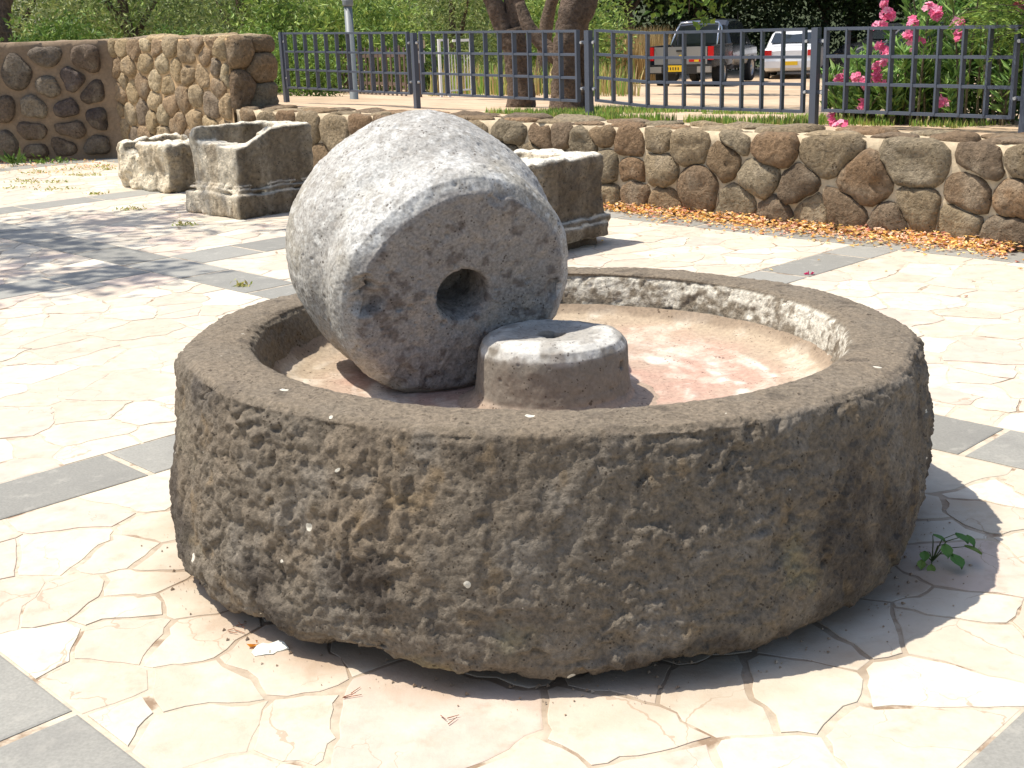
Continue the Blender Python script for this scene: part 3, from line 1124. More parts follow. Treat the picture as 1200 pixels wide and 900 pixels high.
# low retaining wall
fr = (UV(0, WV), d1_3, UPV, -d2_3)
frm = (UV(0, WV - 0.022), d1_3, UPV, -d2_3)
low_wall = obj('low_stone_wall', core('low_stone_wall', frm, -12.02, 1.3, 0.655, 0.52, (0.50, 0.405, 0.275)), MAT['mortar'])
tag(low_wall, 'long low wall of brown field stones set in mortar, below the iron fence', 'wall')
stones_on(low_wall, fr, (-12.0, 1.3, 0.0, 0.665), 0.15, 0.50, 0.085, r, tries=3500, gap=0.006)
frt = (UV(0, WV, 0.655), d1_3, d2_3, UPV)
stones_on(low_wall, frt, (-12.0, 1.3, -0.04, 0.50), 0.24, 0.5, 0.035, r, name='cap_stone', tries=2000, gap=0.026, fill=0.97, lighten=1.1)

# tall wall in line with it
tall_wall = obj('tall_stone_wall', core('tall_stone_wall', frm, -14.75, -12.08, 1.42, 0.56, (0.46, 0.315, 0.17)), MAT['mortar'])
tag(tall_wall, 'tall sunlit wall of pale rounded stones between the fence and the shaded wall', 'wall')
PALE = np.array([(0.37, 0.275, 0.155), (0.33, 0.24, 0.14), (0.41, 0.325, 0.20), (0.28, 0.195, 0.115), (0.38, 0.29, 0.175), (0.23, 0.175, 0.12)])
stones_on(tall_wall, fr, (-14.72, -12.10, 0.0, 1.44), 0.17, 0.36, 0.075, r, tries=3000, pal=PALE, gap=0.009)
fre = (UV(-12.08, WV), d2_3, UPV, d1_3)
stones_on(tall_wall, fre, (-0.03, 0.56, 0.60, 1.44), 0.3, 0.5, 0.10, r, tries=800, pal=BOULDER)
frt2 = (UV(0, WV, 1.42), d1_3, d2_3, UPV)
stones_on(tall_wall, frt2, (-14.7, -12.05, -0.02, 0.55), 0.2, 0.42, 0.045, r, name='cap_stone', tries=1500, pal=PALE)

# shaded wall at the left
es_l = np.array([0.9985, 0.055, 0])
n_l = np.array([0.055, -0.9985, 0])
frl = (np.array([-4.86, 15.84, 0]), es_l, UPV, n_l)
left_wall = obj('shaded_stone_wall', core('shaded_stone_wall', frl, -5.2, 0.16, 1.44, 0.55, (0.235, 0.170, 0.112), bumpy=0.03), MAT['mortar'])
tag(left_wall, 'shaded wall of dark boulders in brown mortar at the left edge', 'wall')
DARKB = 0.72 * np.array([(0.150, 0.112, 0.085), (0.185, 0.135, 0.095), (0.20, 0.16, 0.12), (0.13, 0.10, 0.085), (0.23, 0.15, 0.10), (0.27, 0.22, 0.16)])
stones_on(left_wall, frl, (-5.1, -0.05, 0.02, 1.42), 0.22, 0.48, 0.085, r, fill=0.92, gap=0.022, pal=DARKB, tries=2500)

# ------------------------------------------------------------------ carved stone troughs (distance field meshed by surface nets)


def surface_nets(f, lo, step):
    s = f < 0
    nx, ny, nz_ = f.shape
    c = np.zeros((nx - 1, ny - 1, nz_ - 1, 3))
    cnt = np.zeros((nx - 1, ny - 1, nz_ - 1))
    corners = [(a, b, d) for a in (0, 1) for b in (0, 1) for d in (0, 1)]

    def sl(a, ax):
        i = [slice(a[k], (f.shape[k] - 1) + a[k]) for k in range(3)]
        return tuple(i)
    for a in corners:
        for k in range(3):
            if a[k] == 0:
                b = list(a)
                b[k] = 1
                fa, fb = f[sl(a, 0)], f[sl(b, 0)]
                cr = (fa < 0) != (fb < 0)
                t = np.where(cr, fa / np.where(cr, fa - fb, 1), 0)
                for q in range(3):
                    c[..., q] += np.where(cr, a[q] + (t if q == k else 0), 0)
                cnt += cr
    act = cnt > 0
    ids = -np.ones(act.shape, int)
    ids[act] = np.arange(act.sum())
    ijk = np.argwhere(act)
    V = lo + (ijk + c[act] / cnt[act][:, None]) * step
    F = []
    for k in range(3):
        u, v = (k + 1) % 3, (k + 2) % 3
        A = [slice(0, n) for n in f.shape]
        B = list(A)
        A[k] = slice(0, f.shape[k] - 1)
        B[k] = slice(1, f.shape[k])
        ch = s[tuple(A)] != s[tuple(B)]
        E = np.argwhere(ch)
        ok = (E[:, u] > 0) & (E[:, v] > 0) & (E[:, u] < f.shape[u] - 1) & (E[:, v] < f.shape[v] - 1)
        E = E[ok]
        fl = s[tuple(A)][tuple(E.T)]
        q = []
        for du, dv in ((-1, -1), (0, -1), (0, 0), (-1, 0)):
            e = E.copy()
            e[:, u] += du
            e[:, v] += dv
            q.append(ids[tuple(e.T)])
        Q = np.stack(q, 1)
        Q[~fl] = Q[~fl][:, ::-1]
        F.append(Q)
    return V, np.concatenate(F)


def sd_box(X, c, h, rnd=0.02):
    q = np.abs(X - np.array(c)) - (np.array(h) - rnd)
    return np.linalg.norm(np.maximum(q, 0), axis=-1) + np.minimum(q.max(-1), 0) - rnd


def carve(name, sdf, ext, step, origin, colf, label, rg=(1.0, 1)):
    lo = np.array([-ext[0], -ext[1], -0.03])
    n = [int(2 * ext[0] / step) + 1, int(2 * ext[1] / step) + 1, int((ext[2] + 0.06) / step) + 1]
    X = np.stack(np.meshgrid(*[lo[k] + step * np.arange(n[k]) for k in range(3)], indexing='ij'), -1)
    sh = X.shape[:3]
    Xf = X.reshape(-1, 3)
    f = sdf(Xf)
    near = np.abs(f) < 0.07
    f[near] += rough(Xf[near], *rg)
    f = f.reshape(sh)
    V, F = surface_nets(f, lo, step)
    N = np.zeros_like(V)
    e = 0.01
    for k in range(3):
        dx = np.zeros(3)
        dx[k] = e
        N[:, k] = sdf(V + dx) - sdf(V - dx)
    N /= np.linalg.norm(N, axis=1, keepdims=True) + 1e-9
    cols = colf(V, N)
    W = V[:, :1] * d1_3 + V[:, 1:2] * d2_3 + V[:, 2:] * UPV
    o = obj(name, mesh_np(name, W, F, cols), MAT['limestone'], None, tuple(origin))
    tag(o, label, 'trough', 'carved stone troughs by the wall')
    return o


def smax(a, b, k=0.03):
    h = np.clip(0.5 - 0.5 * (a - b) / k, 0, 1)
    return a * (1 - h) + b * h + k * h * (1 - h)


def rough(X, amp=1.0, seed=0):
    return amp * (0.020 * fbm(X, 5, 2, 200 + seed) + 0.012 * fbm(X, 16, 2, 201 + seed))


def sd_B(X):
    b = sd_box(X, (0, 0, 0.36), (0.36, 0.38, 0.36), 0.03)
    m = np.minimum(sd_box(X, (0, 0, 0.095), (0.43, 0.45, 0.095), 0.02), sd_box(X, (0, 0, 0.215), (0.40, 0.42, 0.02), 0.015))
    m = np.minimum(m, sd_box(X, (0, 0, 0.25), (0.38, 0.40, 0.012), 0.01))
    b = np.minimum(b, m)
    # corner hewn off the foot of the left end
    b = smax(b, -(X[:, 0] * 0.8 + X[:, 2] * 0.6 + 0.36) * 1.0, 0.02)
    hollow = sd_box(X, (-0.02, 0.04, 0.72), (0.24, 0.25, 0.30), 0.06)
    notch = sd_box(X, (0.03, -0.36, 0.83), (0.30, 0.26, 0.245), 0.05)
    b = smax(b, -hollow, 0.03)
    b = smax(b, -notch, 0.03)
    corner = np.maximum(np.maximum(-(X[:, 0] - 0.10), X[:, 1] - 0.12 + 0.0), -(X[:, 2] - (0.575 + 0.55 * np.maximum(X[:, 1] + 0.28, 0))))
    b = smax(b, -corner, 0.02)
    return b


def sd_A(X):
    w = 0.52 - 0.08 * (0.45 - X[:, 2])
    q = np.stack([X[:, 0] * 0.52 / w, X[:, 1], X[:, 2]], 1)
    b = sd_box(q, (0, 0, 0.235), (0.52, 0.36, 0.235), 0.05)
    hollow = sd_box(X, (-0.12, 0.05, 0.45), (0.27, 0.25, 0.24), 0.09)
    notch = sd_box(X, (-0.20, -0.35, 0.50), (0.13, 0.22, 0.15), 0.07)
    b = smax(b, -hollow, 0.03)
    b = smax(b, -notch, 0.03)
    # a worn cleft down the front
    cl = np.hypot(X[:, 0] - 0.22, X[:, 1] + 0.40) - 0.06
    b = smax(b, -cl, 0.03)
    return b


def sd_C(X):
    b = sd_box(X, (0, 0, 0.34), (0.33, 0.50, 0.27), 0.03)
    m = np.minimum(sd_box(X, (0, 0, 0.105), (0.40, 0.57, 0.045), 0.015), sd_box(X, (0.0, 0, 0.165), (0.37, 0.54, 0.025), 0.02))
    m = np.minimum(m, sd_box(X, (0, 0, 0.03), (0.33, 0.44, 0.04), 0.015))
    b = np.minimum(b, m)
    ch = (X[:, 0] + X[:, 1] - 0.86) * 0.707
    b = smax(b, np.where(X[:, 2] < 0.19, ch, -1), 0.01)
    hollow = sd_box(X, (-0.04, -0.05, 0.62), (0.20, 0.34, 0.06), 0.04)
    b = smax(b, -hollow, 0.03)
    # the rim stands lower along the back
    b = smax(b, -(sd_box(X, (-0.36, -0.1, 0.66), (0.20, 0.30, 0.085), 0.04)), 0.03)
    return b


def patina_and_shade(base, dirt_shade, white, seed, damp=0.35):
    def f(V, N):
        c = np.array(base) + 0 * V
        c = mixc(c, dirt_shade, sstep(-0.15, 0.4, fbm(V * [1, 1, 0.5], 6, 4, seed)) * 0.75)
        c = mixc(c, np.array(dirt_shade) * 0.55, sstep(0.15, 0.55, fbm(V * [1, 1, 0.35] + 3, 9, 3, seed + 1)) * 0.7)
        # dark patina and painted-in shade on the flank turned from the sun
        c = mixc(c, np.array(dirt_shade) * 0.40, sstep(0.4, 0.85, N[:, 0]) * np.clip(0.80 + 0.5 * fbm(V * [1, 1, 0.4], 7, 4, seed + 2), 0, 1))
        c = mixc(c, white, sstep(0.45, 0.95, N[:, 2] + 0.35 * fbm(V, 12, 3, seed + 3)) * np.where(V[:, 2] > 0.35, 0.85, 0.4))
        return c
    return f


LIME = (0.47, 0.40, 0.30)
trB = carve('stone_trough', sd_B, (0.56, 0.58, 0.80), 0.0145, UV(-9.22, 6.00), patina_and_shade((0.56, 0.49, 0.37), (0.30, 0.235, 0.155), (0.68, 0.62, 0.50), 301), 'x', (1.0, 1))
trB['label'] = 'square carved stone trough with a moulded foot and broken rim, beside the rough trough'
trA = carve('stone_trough', sd_A, (0.66, 0.50, 0.55), 0.0145, UV(-11.35, 6.46), patina_and_shade((0.70, 0.61, 0.45), (0.42, 0.335, 0.22), (0.76, 0.69, 0.55), 311), 'x', (2.2, 2))
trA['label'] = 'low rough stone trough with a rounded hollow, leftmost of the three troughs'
trC = carve('stone_trough', sd_C, (0.50, 0.66, 0.66), 0.0145, UV(-5.93, 5.93), patina_and_shade((0.50, 0.43, 0.32), (0.28, 0.215, 0.145), (0.74, 0.70, 0.60), 321), 'x', (1.3, 3))
trC['label'] = 'dark sided stone block with white top and stepped base behind the roller stone'

# ------------------------------------------------------------------ iron fence
posts = [(-2.67, 15.74, 0.62, 1.455), (-0.91, 13.57, 0.62, 1.41), (0.77, 11.19, 0.62, 1.395), (2.40, 9.73, 0.62, 1.37), (3.46, 8.33, 0.62, 1.355)]
posts.append((4.62, 6.80, 0.62, 1.34))
panels = [
    [(-2.62, 15.68, 0.80, 1.440), (-0.98, 13.66, 0.78, 1.410)],
    [(-0.83, 13.45, 0.79, 1.410), (0.68, 11.31, 0.79, 1.390)],
    [(0.835, 11.135, 0.80, 1.390), (1.245, 10.76, 0.76, 1.360), (2.33, 9.80, 0.745, 1.360)],
    [(2.46, 9.65, 0.76, 1.360), (3.40, 8.41, 0.765, 1.350)],
    [(3.52, 8.25, 0.76, 1.350), (4.56, 6.88, 0.76, 1.335)],
]
counts = [12, 12, 12, 9, 9]
fence = empty('iron_fence', (posts[0][0], posts[0][1], 0.62))
FO = np.array(fence.location)
tag(fence, 'dark blue grey iron lattice fence standing on the low stone wall', 'fence')
for k, (x, y, z0, z1) in enumerate(posts):
    a = np.array(posts[max(k - 1, 0)][:2])
    b = np.array(posts[min(k + 1, len(posts) - 1)][:2])
    t = np.array([*(b - a), 0])
    t /= np.linalg.norm(t)
    po = MB().bar(np.array([x, y, z0]) - FO, np.array([x, y, z1]) - FO, 0.055, 0.055, t).build('post', MAT['fence'], fence)
    for s in (-1, 1):
        if (k == 0 and s < 0) or (k == len(posts) - 1 and s > 0):
            continue
        for fz in (0.16, 0.78):
            z = z1 - (z1 - 0.76) * fz
            c = np.array([x, y, z]) - FO
            MB().bar(c + t * s * 0.026, c + t * s * 0.085, 0.03, 0.012, (0, 0, 1)).build('bracket', MAT['fence'], po)
            nn = np.array([t[1], -t[0], 0])
            MB().tube([c + t * s * 0.075 + nn * 0.008, c + t * s * 0.075 + nn * 0.026], 0.012, 8).build('bolt', MAT['zinc'], po)


def along(nodes, f):
    P_ = [np.array(n) for n in nodes]
    L = [np.linalg.norm(b[:2] - a[:2]) for a, b in zip(P_, P_[1:])]
    s = f * sum(L)
    for a, b, l in zip(P_, P_[1:], L):
        if s <= l + 1e-9:
            return a + (b - a) * s / l
        s -= l
    return P_[-1]


for nodes, cnt in zip(panels, counts):
    P_ = [np.array(n) for n in nodes]
    t = np.array([*(P_[-1][:2] - P_[0][:2]), 0])
    t /= np.linalg.norm(t)
    # the panel's outer frame is one welded loop: two uprights with the top and bottom rail
    fm = MB()
    for q in (P_[0], P_[-1]):
        fm.bar(np.array([q[0], q[1], q[2] - 0.011]) - FO, np.array([q[0], q[1], q[3] + 0.011]) - FO, 0.024, 0.042, t)
    for k in (2, 3):
        for a, b in zip(P_, P_[1:]):
            fm.bar(np.array([a[0], a[1], a[k]]) - FO, np.array([b[0], b[1], b[k]]) - FO, 0.022, 0.038)
    panel = fm.build('panel', MAT['fence'], fence)
    for k in (1, 2):
        m = MB()
        for a, b in zip(P_, P_[1:]):
            za = a[2] + (a[3] - a[2]) * k / 3
            zb = b[2] + (b[3] - b[2]) * k / 3
            m.bar(np.array([a[0], a[1], za]) - FO, np.array([b[0], b[1], zb]) - FO, 0.022, 0.038)
        m.build('rail', MAT['fence'], panel)
    for k in range(1, cnt - 1):
        q = along(nodes, k / (cnt - 1))
        MB().bar(np.array([q[0], q[1], q[2]]) - FO, np.array([q[0], q[1], q[3]]) - FO, 0.016, 0.046, t).build('bar', MAT['fence'], panel)

# ------------------------------------------------------------------ foliage helpers


def leaf_quads(C, size, aspect, r, pal, droop=0.0, fold=0.25, spread=0.35, along=None):
    """one folded leaf (two triangles sharing a rib) at each centre"""
    n = len(C)
    d = r.normal(size=(n, 3))
    d[:, 2] -= droop
    if along is not None:
        d = d * 0.6 + along
    d /= np.linalg.norm(d, axis=1, keepdims=True)
    s = np.cross(d, r.normal(size=(n, 3)))
    s /= np.linalg.norm(s, axis=1, keepdims=True) + 1e-9
    nn = np.cross(d, s)
    L = size * (1 - spread + 2 * spread * r.random(n))[:, None]
    W = L * aspect
    V = np.stack([C - d * L / 2, C + s * W / 2 + nn * W * fold, C + d * L / 2, C - s * W / 2 + nn * W * fold], 1).reshape(-1, 3)
    i = np.arange(n) * 4
    F = np.concatenate([np.stack([i, i + 1, i + 2], 1), np.stack([i, i + 2, i + 3], 1)])
    pal = np.asarray(pal)
    c = pal[r.integers(0, len(pal), n)] * (0.75 + 0.5 * r.random(n))[:, None]
    return V, F, np.repeat(c, 4, 0)


def clump_points(blobs, nclump, nleaf, r, sig=0.14, shell=0.55):
    """leaf positions gathered in clumps spread through ellipsoid blobs ((cx,cy,cz),(rx,ry,rz))"""
    vol = np.array([np.prod(b[1]) for b in blobs])
    k = r.choice(len(blobs), nclump, p=vol / vol.sum())
    d = r.normal(size=(nclump, 3))
    d /= np.linalg.norm(d, axis=1, keepdims=True)
    rad = (shell + (1 - shell) * r.random(nclump)) ** 1.0 * np.where(r.random(nclump) < 0.2, r.random(nclump), 1)
    c = np.array([blobs[i][0] for i in k]) + d * rad[:, None] * np.array([blobs[i][1] for i in k])
    c = c + 0.12 * r.normal(size=c.shape)
    q = np.repeat(c, nleaf, 0) + r.normal(size=(nclump * nleaf, 3)) * sig
    return q


def limb(m, pts, rads, n=12, sub=8, seed=0, rough_=0.12):
    """tapered, knobbly limb added to an MB"""
    pts = np.array(pts, float)
    t = np.linspace(0, len(pts) - 1, (len(pts) - 1) * sub + 1)
    X = np.stack([np.interp(t, np.arange(len(pts)), pts[:, k]) for k in range(3)], 1)
    for _ in range(3):
        X[1:-1] = 0.25 * X[:-2] + 0.5 * X[1:-1] + 0.25 * X[2:]
    Rr = np.interp(t, np.arange(len(pts)), rads)
    a = len(m.v)
    m.tube(X, Rr, n)
    V = np.array(m.v[a:])
    ax = np.repeat(X, n, 0)
    k = 1 + rough_ * fbm(V, 4.0, 3, seed) + rough_ * 0.8 * fbm(V, 14.0, 2, seed + 1)
    V = ax + (V - ax) * k[:, None]
    m.v[a:] = [tuple(p) for p in V]


OLIVE = [(0.23, 0.30, 0.08), (0.31, 0.37, 0.115), (0.13, 0.19, 0.055), (0.38, 0.42, 0.16), (0.27, 0.32, 0.14)]
MIXED = [(0.22, 0.33, 0.07), (0.30, 0.41, 0.09), (0.14, 0.23, 0.05), (0.38, 0.46, 0.12)]
GREEN = [(0.070, 0.135, 0.030), (0.095, 0.170, 0.035), (0.055, 0.105, 0.025), (0.120, 0.200, 0.045)]
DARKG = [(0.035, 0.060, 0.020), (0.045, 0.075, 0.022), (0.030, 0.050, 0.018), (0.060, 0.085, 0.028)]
BRIGHT = [(0.160, 0.260, 0.045), (0.200, 0.300, 0.055), (0.120, 0.210, 0.040)]


def plant(name, loc, label, cat, group, crown, stem=None, crown_name='crown', stem_name='trunk'):
    e = empty(name, loc)
    tag(e, label, cat, group)
    if crown is not None:
        V, F, c = crown
        obj(crown_name, mesh_np(crown_name, V, F, c, smooth=False), MAT['leaf'], e)
    if stem is not None:
        cols = np.array([0.125, 0.088, 0.062]) * (1 + 0.5 * fbm(np.array(stem.v), 5, 3, 4))[:, None]
        stem.build(stem_name, MAT['bark'], e, smooth=True, cols=cols)
    return e


def copy_tree(o, loc, rz, sc, label=None):
    c = o.copy()
    COL.objects.link(c)
    c.location = loc
    c.rotation_euler = (0, 0, rz)
    c.scale = (sc, sc, sc) if not hasattr(sc, '__len__') else sc
    if label:
        c['label'] = label
    for ch in [x for x in o.children]:
        k = ch.copy()
        COL.objects.link(k)
        k.parent = c
    return c


# ------------------------------------------------------------------ two old trunks just behind the fence
r = np.random.default_rng(5)
m = MB()
limb(m, [(0.02, 0, -0.1), (0.03, 0, 0.2), (0.01, 0.02, 0.55), (-0.06, 0.05, 0.85)], [0.19, 0.150, 0.145, 0.15], 16, 8, 31, 0.22)
limb(m, [(-0.06, 0.05, 0.70), (-0.20, 0.05, 1.05), (-0.33, 0.05, 1.35), (-0.40, 0.1, 1.9), (-0.7, 0.3, 3.0)], [0.13, 0.10, 0.085, 0.08, 0.05], 14, 8, 32, 0.25)
limb(m, [(-0.02, 0.05, 0.65), (0.0, 0.08, 1.0), (-0.02, 0.08, 1.35), (0.08, 0.1, 1.7), (0.2, 0.2, 2.6), (0.5, 0.2, 3.6)], [0.13, 0.11, 0.105, 0.11, 0.08, 0.05], 14, 8, 33, 0.25)
pts = clump_points([((-0.4, 0.5, 3.9), (1.3, 1.3, 0.9)), ((0.5, 0.4, 4.3), (1.2, 1.2, 0.9))], 260, 16, r, 0.16)
plant('olive_tree', (0.18, 14.0, 0.55), 'gnarled forked tree trunk behind the fence, left of the leaning trunk', 'tree', 'old trees behind the fence', leaf_quads(pts, 0.09, 0.3, r, OLIVE), m)
m = MB()
limb(m, [(0.0, 0, -0.1), (0.0, 0, 0.2), (0.02, 0, 0.6), (0.12, 0.0, 1.0), (0.30, 0.05, 1.4), (0.6, 0.1, 2.0), (0.8, 0.2, 3.0)], [0.20, 0.155, 0.15, 0.165, 0.17, 0.13, 0.08], 18, 8, 34, 0.25)
limb(m, [(0.02, 0.02, 0.45), (-0.18, 0.10, 0.66), (-0.36, 0.15, 0.86), (-0.42, 0.2, 1.10)], [0.085, 0.075, 0.065, 0.05], 12, 8, 35, 0.25)
limb(m, [(0.20, 0.25, -0.1), (0.21, 0.22, 0.35), (0.20, 0.15, 0.8), (0.24, 0.1, 1.15)], [0.085, 0.07, 0.06, 0.05], 10, 8, 36, 0.2)
pts = clump_points([((0.9, 0.5, 4.2), (1.5, 1.4, 1.0)), ((0.0, 1.0, 4.6), (1.2, 1.2, 0.9))], 300, 16, r, 0.16)
plant('olive_tree', (0.64, 12.9, 0.57), 'thick brown trunk leaning right behind the fence, beside a forked trunk', 'tree', 'old trees behind the fence', leaf_quads(pts, 0.09, 0.3, r, OLIVE), m)

# ------------------------------------------------------------------ bushy trees closing the view
def bush_proto(seed, pal, blobs, ncl, nl, size, asp, sig=0.13):
    rr_ = np.random.default_rng(seed)
    return leaf_quads(clump_points(blobs, ncl, nl, rr_, sig), size, asp, rr_, pal, droop=0.2)


ol_blobs = [((0, 0, 1.5), (1.6, 1.3, 1.5)), ((1.0, 0.2, 0.9), (1.1, 1.0, 0.9)), ((-1.0, 0.1, 1.0), (1.1, 1.0, 1.0)), ((0.2, 0, 2.8), (1.3, 1.2, 1.0)), ((-0.5, 0.2, 3.6), (1.0, 1.0, 0.8))]
m = MB()
limb(m, [(0, 0, -0.2), (0.1, 0, 0.6), (-0.05, 0, 1.4), (0.1, 0, 2.6)], [0.12, 0.10, 0.08, 0.04], 10, 6, 41)
limb(m, [(0.05, 0, 0.8), (0.5, 0.1, 1.5), (0.9, 0.2, 2.3)], [0.06, 0.05, 0.02], 8, 6, 42)
limb(m, [(0.0, 0, 1.0), (-0.5, 0.1, 1.8), (-0.8, 0.2, 2.6)], [0.06, 0.05, 0.02], 8, 6, 43)
ol = plant('bushy_olive_tree', (-6.2, 21.5, float(terr(-6.2, 21.5))), 'grey green olive tree rising behind the shaded wall', 'tree', 'olive trees behind the walls', bush_proto(51, OLIVE, ol_blobs, 700, 17, 0.11, 0.28), m)
spots = [(-9.2, 24.0, 0.5, 1.05), (-7.6, 26.0, 1.4, 1.1), (-4.9, 24.5, 2.2, 1.0), (-6.3, 30.0, 0.9, 1.25), (-3.6, 27.2, 3.3, 1.05), (-2.4, 30.5, 4.4, 1.2), (-1.0, 27.5, 5.0, 0.95), (0.2, 31.0, 0.2, 1.15), (1.9, 34.5, 1.1, 1.2), (-11.5, 28.0, 2.0, 1.2), (-9.5, 34.0, 3.0, 1.3), (-4.5, 36.0, 3.8, 1.4), (-0.8, 37.0, 2.6, 1.4)]
olab = ['olive tree standing second from the left edge behind the shaded wall', 'olive tree behind the corner where the two tall walls meet', 'olive tree behind the sunlit tall wall', 'taller olive tree farther back above the tall wall', 'olive tree left of the grey lamp post', 'olive tree directly behind the grey lamp post', 'olive tree right of the lamp post, by the picket fence', 'olive tree behind the white gate', 'olive tree seen between the forked trunk and the leaning trunk', 'far olive tree at the left edge', 'far olive tree behind the shaded wall', 'far olive tree behind the fence end post', 'far olive tree behind the sign board']
ol2 = plant('leafy_olive_tree', (-3.1, 23.2, float(terr(-3.1, 23.2)) - 0.3), 'fresh green bushy tree between the tall wall and the lamp post', 'tree', 'olive trees behind the walls', bush_proto(52, MIXED, ol_blobs[:3], 420, 20, 0.13, 0.34, 0.16), None)
for q, ((x, y, a, sc), lb) in enumerate(zip(spots, olab)):
    copy_tree(ol2 if q in (1, 4, 7, 8) else ol, (x, y, float(terr(x, y)) - 0.05), a, (sc, sc, sc * 0.95), lb)

# low green shrubs and a bare trunk above the shaded wall
m = MB()
limb(m, [(0, 0, -0.1), (0, 0, 0.5), (0.05, 0, 1.1), (-0.1, 0, 1.9), (-0.4, 0, 3.2)], [0.17, 0.15, 0.14, 0.13, 0.07], 14, 8, 44, 0.25)
limb(m, [(0.03, 0, 1.15), (-0.25, 0, 1.6), (-0.7, 0.1, 2.3)], [0.11, 0.09, 0.05], 12, 8, 45, 0.25)
limb(m, [(0.03, 0, 1.2), (0.22, 0, 1.7), (0.6, 0.1, 2.6)], [0.10, 0.08, 0.04], 12, 8, 46, 0.25)
pts = clump_points([((-0.5, 0, 4.0), (1.6, 1.5, 1.0)), ((0.6, 0.3, 3.8), (1.4, 1.3, 0.9))], 300, 16, r, 0.16)
plant('olive_tree', (-7.35, 19.0, 0.45), 'dark bare trunk above the shaded wall at the top left corner', 'tree', 'old trees behind the fence', leaf_quads(pts, 0.10, 0.3, r, OLIVE), m)
sh = plant('leafy_shrub', (-6.45, 18.2, 0.55), 'bright green shrub above the shaded wall beside the bare trunk', 'shrub', 'shrubs behind the walls', bush_proto(61, BRIGHT, [((0, 0, 0.55), (0.75, 0.6, 0.65)), ((0.4, 0, 0.8), (0.5, 0.4, 0.4))], 260, 14, 0.085, 0.45, 0.09))
for x, y, a, sc, lb in ((-5.0, 19.0, 1.0, 0.8, 'green shrub behind the corner of the tall walls'), (-2.9, 19.3, 2.2, 0.8, 'green shrub behind the fence end beside the tall wall'), (-1.25, 24.0, 4.0, 0.75, 'green shrub at the foot of the picket fence'), (2.6, 40.0, 0.3, 1.5, 'green shrub behind the dry grass'), (-3.9, 21.0, 5.0, 0.9, 'green shrub above the sunlit tall wall')):
    copy_tree(sh, (x, y, float(terr(x, y)) - 0.02), a, sc, lb)

gs = plant('laurel_shrub', (4.35, 10.6, 0.55), 'dense dark green shrub behind the oleander at the right edge', 'shrub', None, bush_proto(62, GREEN, [((0, 0, 0.6), (0.95, 0.6, 0.75)), ((-0.4, -0.3, 0.5), (0.6, 0.5, 0.6)), ((0.5, 0, 1.1), (0.7, 0.5, 0.5))], 420, 16, 0.11, 0.30, 0.10))
# shade trees over the cars: tall, dense, with crowns that reach low at the back
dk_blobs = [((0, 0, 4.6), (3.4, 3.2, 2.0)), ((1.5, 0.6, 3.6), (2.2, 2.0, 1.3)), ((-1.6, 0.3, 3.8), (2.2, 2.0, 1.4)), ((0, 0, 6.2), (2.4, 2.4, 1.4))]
m = MB()
limb(m, [(0, 0, -0.2), (0.1, 0, 1.2), (0.0, 0, 2.6), (0.2, 0, 4.5)], [0.22, 0.18, 0.15, 0.06], 12, 6, 47)
limb(m, [(0.0, 0, 2.0), (0.8, 0.2, 3.0), (1.6, 0.4, 3.8)], [0.10, 0.08, 0.03], 8, 6, 48)
limb(m, [(0.0, 0, 2.2), (-0.8, 0.2, 3.1), (-1.7, 0.3, 3.9)], [0.10, 0.08, 0.03], 8, 6, 49)
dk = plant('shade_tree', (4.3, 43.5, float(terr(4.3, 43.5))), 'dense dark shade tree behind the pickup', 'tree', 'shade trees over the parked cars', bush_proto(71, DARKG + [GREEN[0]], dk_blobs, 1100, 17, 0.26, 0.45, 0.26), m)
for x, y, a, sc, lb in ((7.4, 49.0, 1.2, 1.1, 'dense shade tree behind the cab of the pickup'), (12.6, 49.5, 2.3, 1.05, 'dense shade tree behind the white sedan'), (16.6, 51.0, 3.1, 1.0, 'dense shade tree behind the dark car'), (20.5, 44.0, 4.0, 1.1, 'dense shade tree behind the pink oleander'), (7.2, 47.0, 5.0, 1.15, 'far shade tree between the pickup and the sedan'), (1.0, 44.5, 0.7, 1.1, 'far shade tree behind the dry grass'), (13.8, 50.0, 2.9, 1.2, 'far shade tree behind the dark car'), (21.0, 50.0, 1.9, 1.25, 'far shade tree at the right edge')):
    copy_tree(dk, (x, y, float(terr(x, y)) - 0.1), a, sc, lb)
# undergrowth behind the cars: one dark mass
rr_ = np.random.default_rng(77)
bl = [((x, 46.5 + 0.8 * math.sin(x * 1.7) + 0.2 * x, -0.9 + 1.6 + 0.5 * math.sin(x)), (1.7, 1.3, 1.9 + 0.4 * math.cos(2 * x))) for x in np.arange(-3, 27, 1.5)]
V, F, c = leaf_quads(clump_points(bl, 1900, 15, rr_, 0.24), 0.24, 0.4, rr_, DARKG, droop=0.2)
tag(obj('undergrowth', mesh_np('undergrowth', V, F, c, smooth=False), MAT['leaf']), 'dark tangled undergrowth in the shade behind the parked cars', 'undergrowth', None, 'stuff')
rr_ = np.random.default_rng(78)
bl = [((x, 40.5 + 1.2 * math.sin(x * 1.3), 0.8), (2.0, 1.6, 2.6)) for x in np.arange(-22, 4, 2.0)]
V, F, c = leaf_quads(clump_points(bl, 1500, 15, rr_, 0.25), 0.22, 0.35, rr_, OLIVE + GREEN + DARKG, droop=0.2)
tag(obj('far_thicket', mesh_np('far_thicket', V, F, c, smooth=False), MAT['leaf']), 'far green thicket behind the olive trees on the left', 'thicket', None, 'stuff')
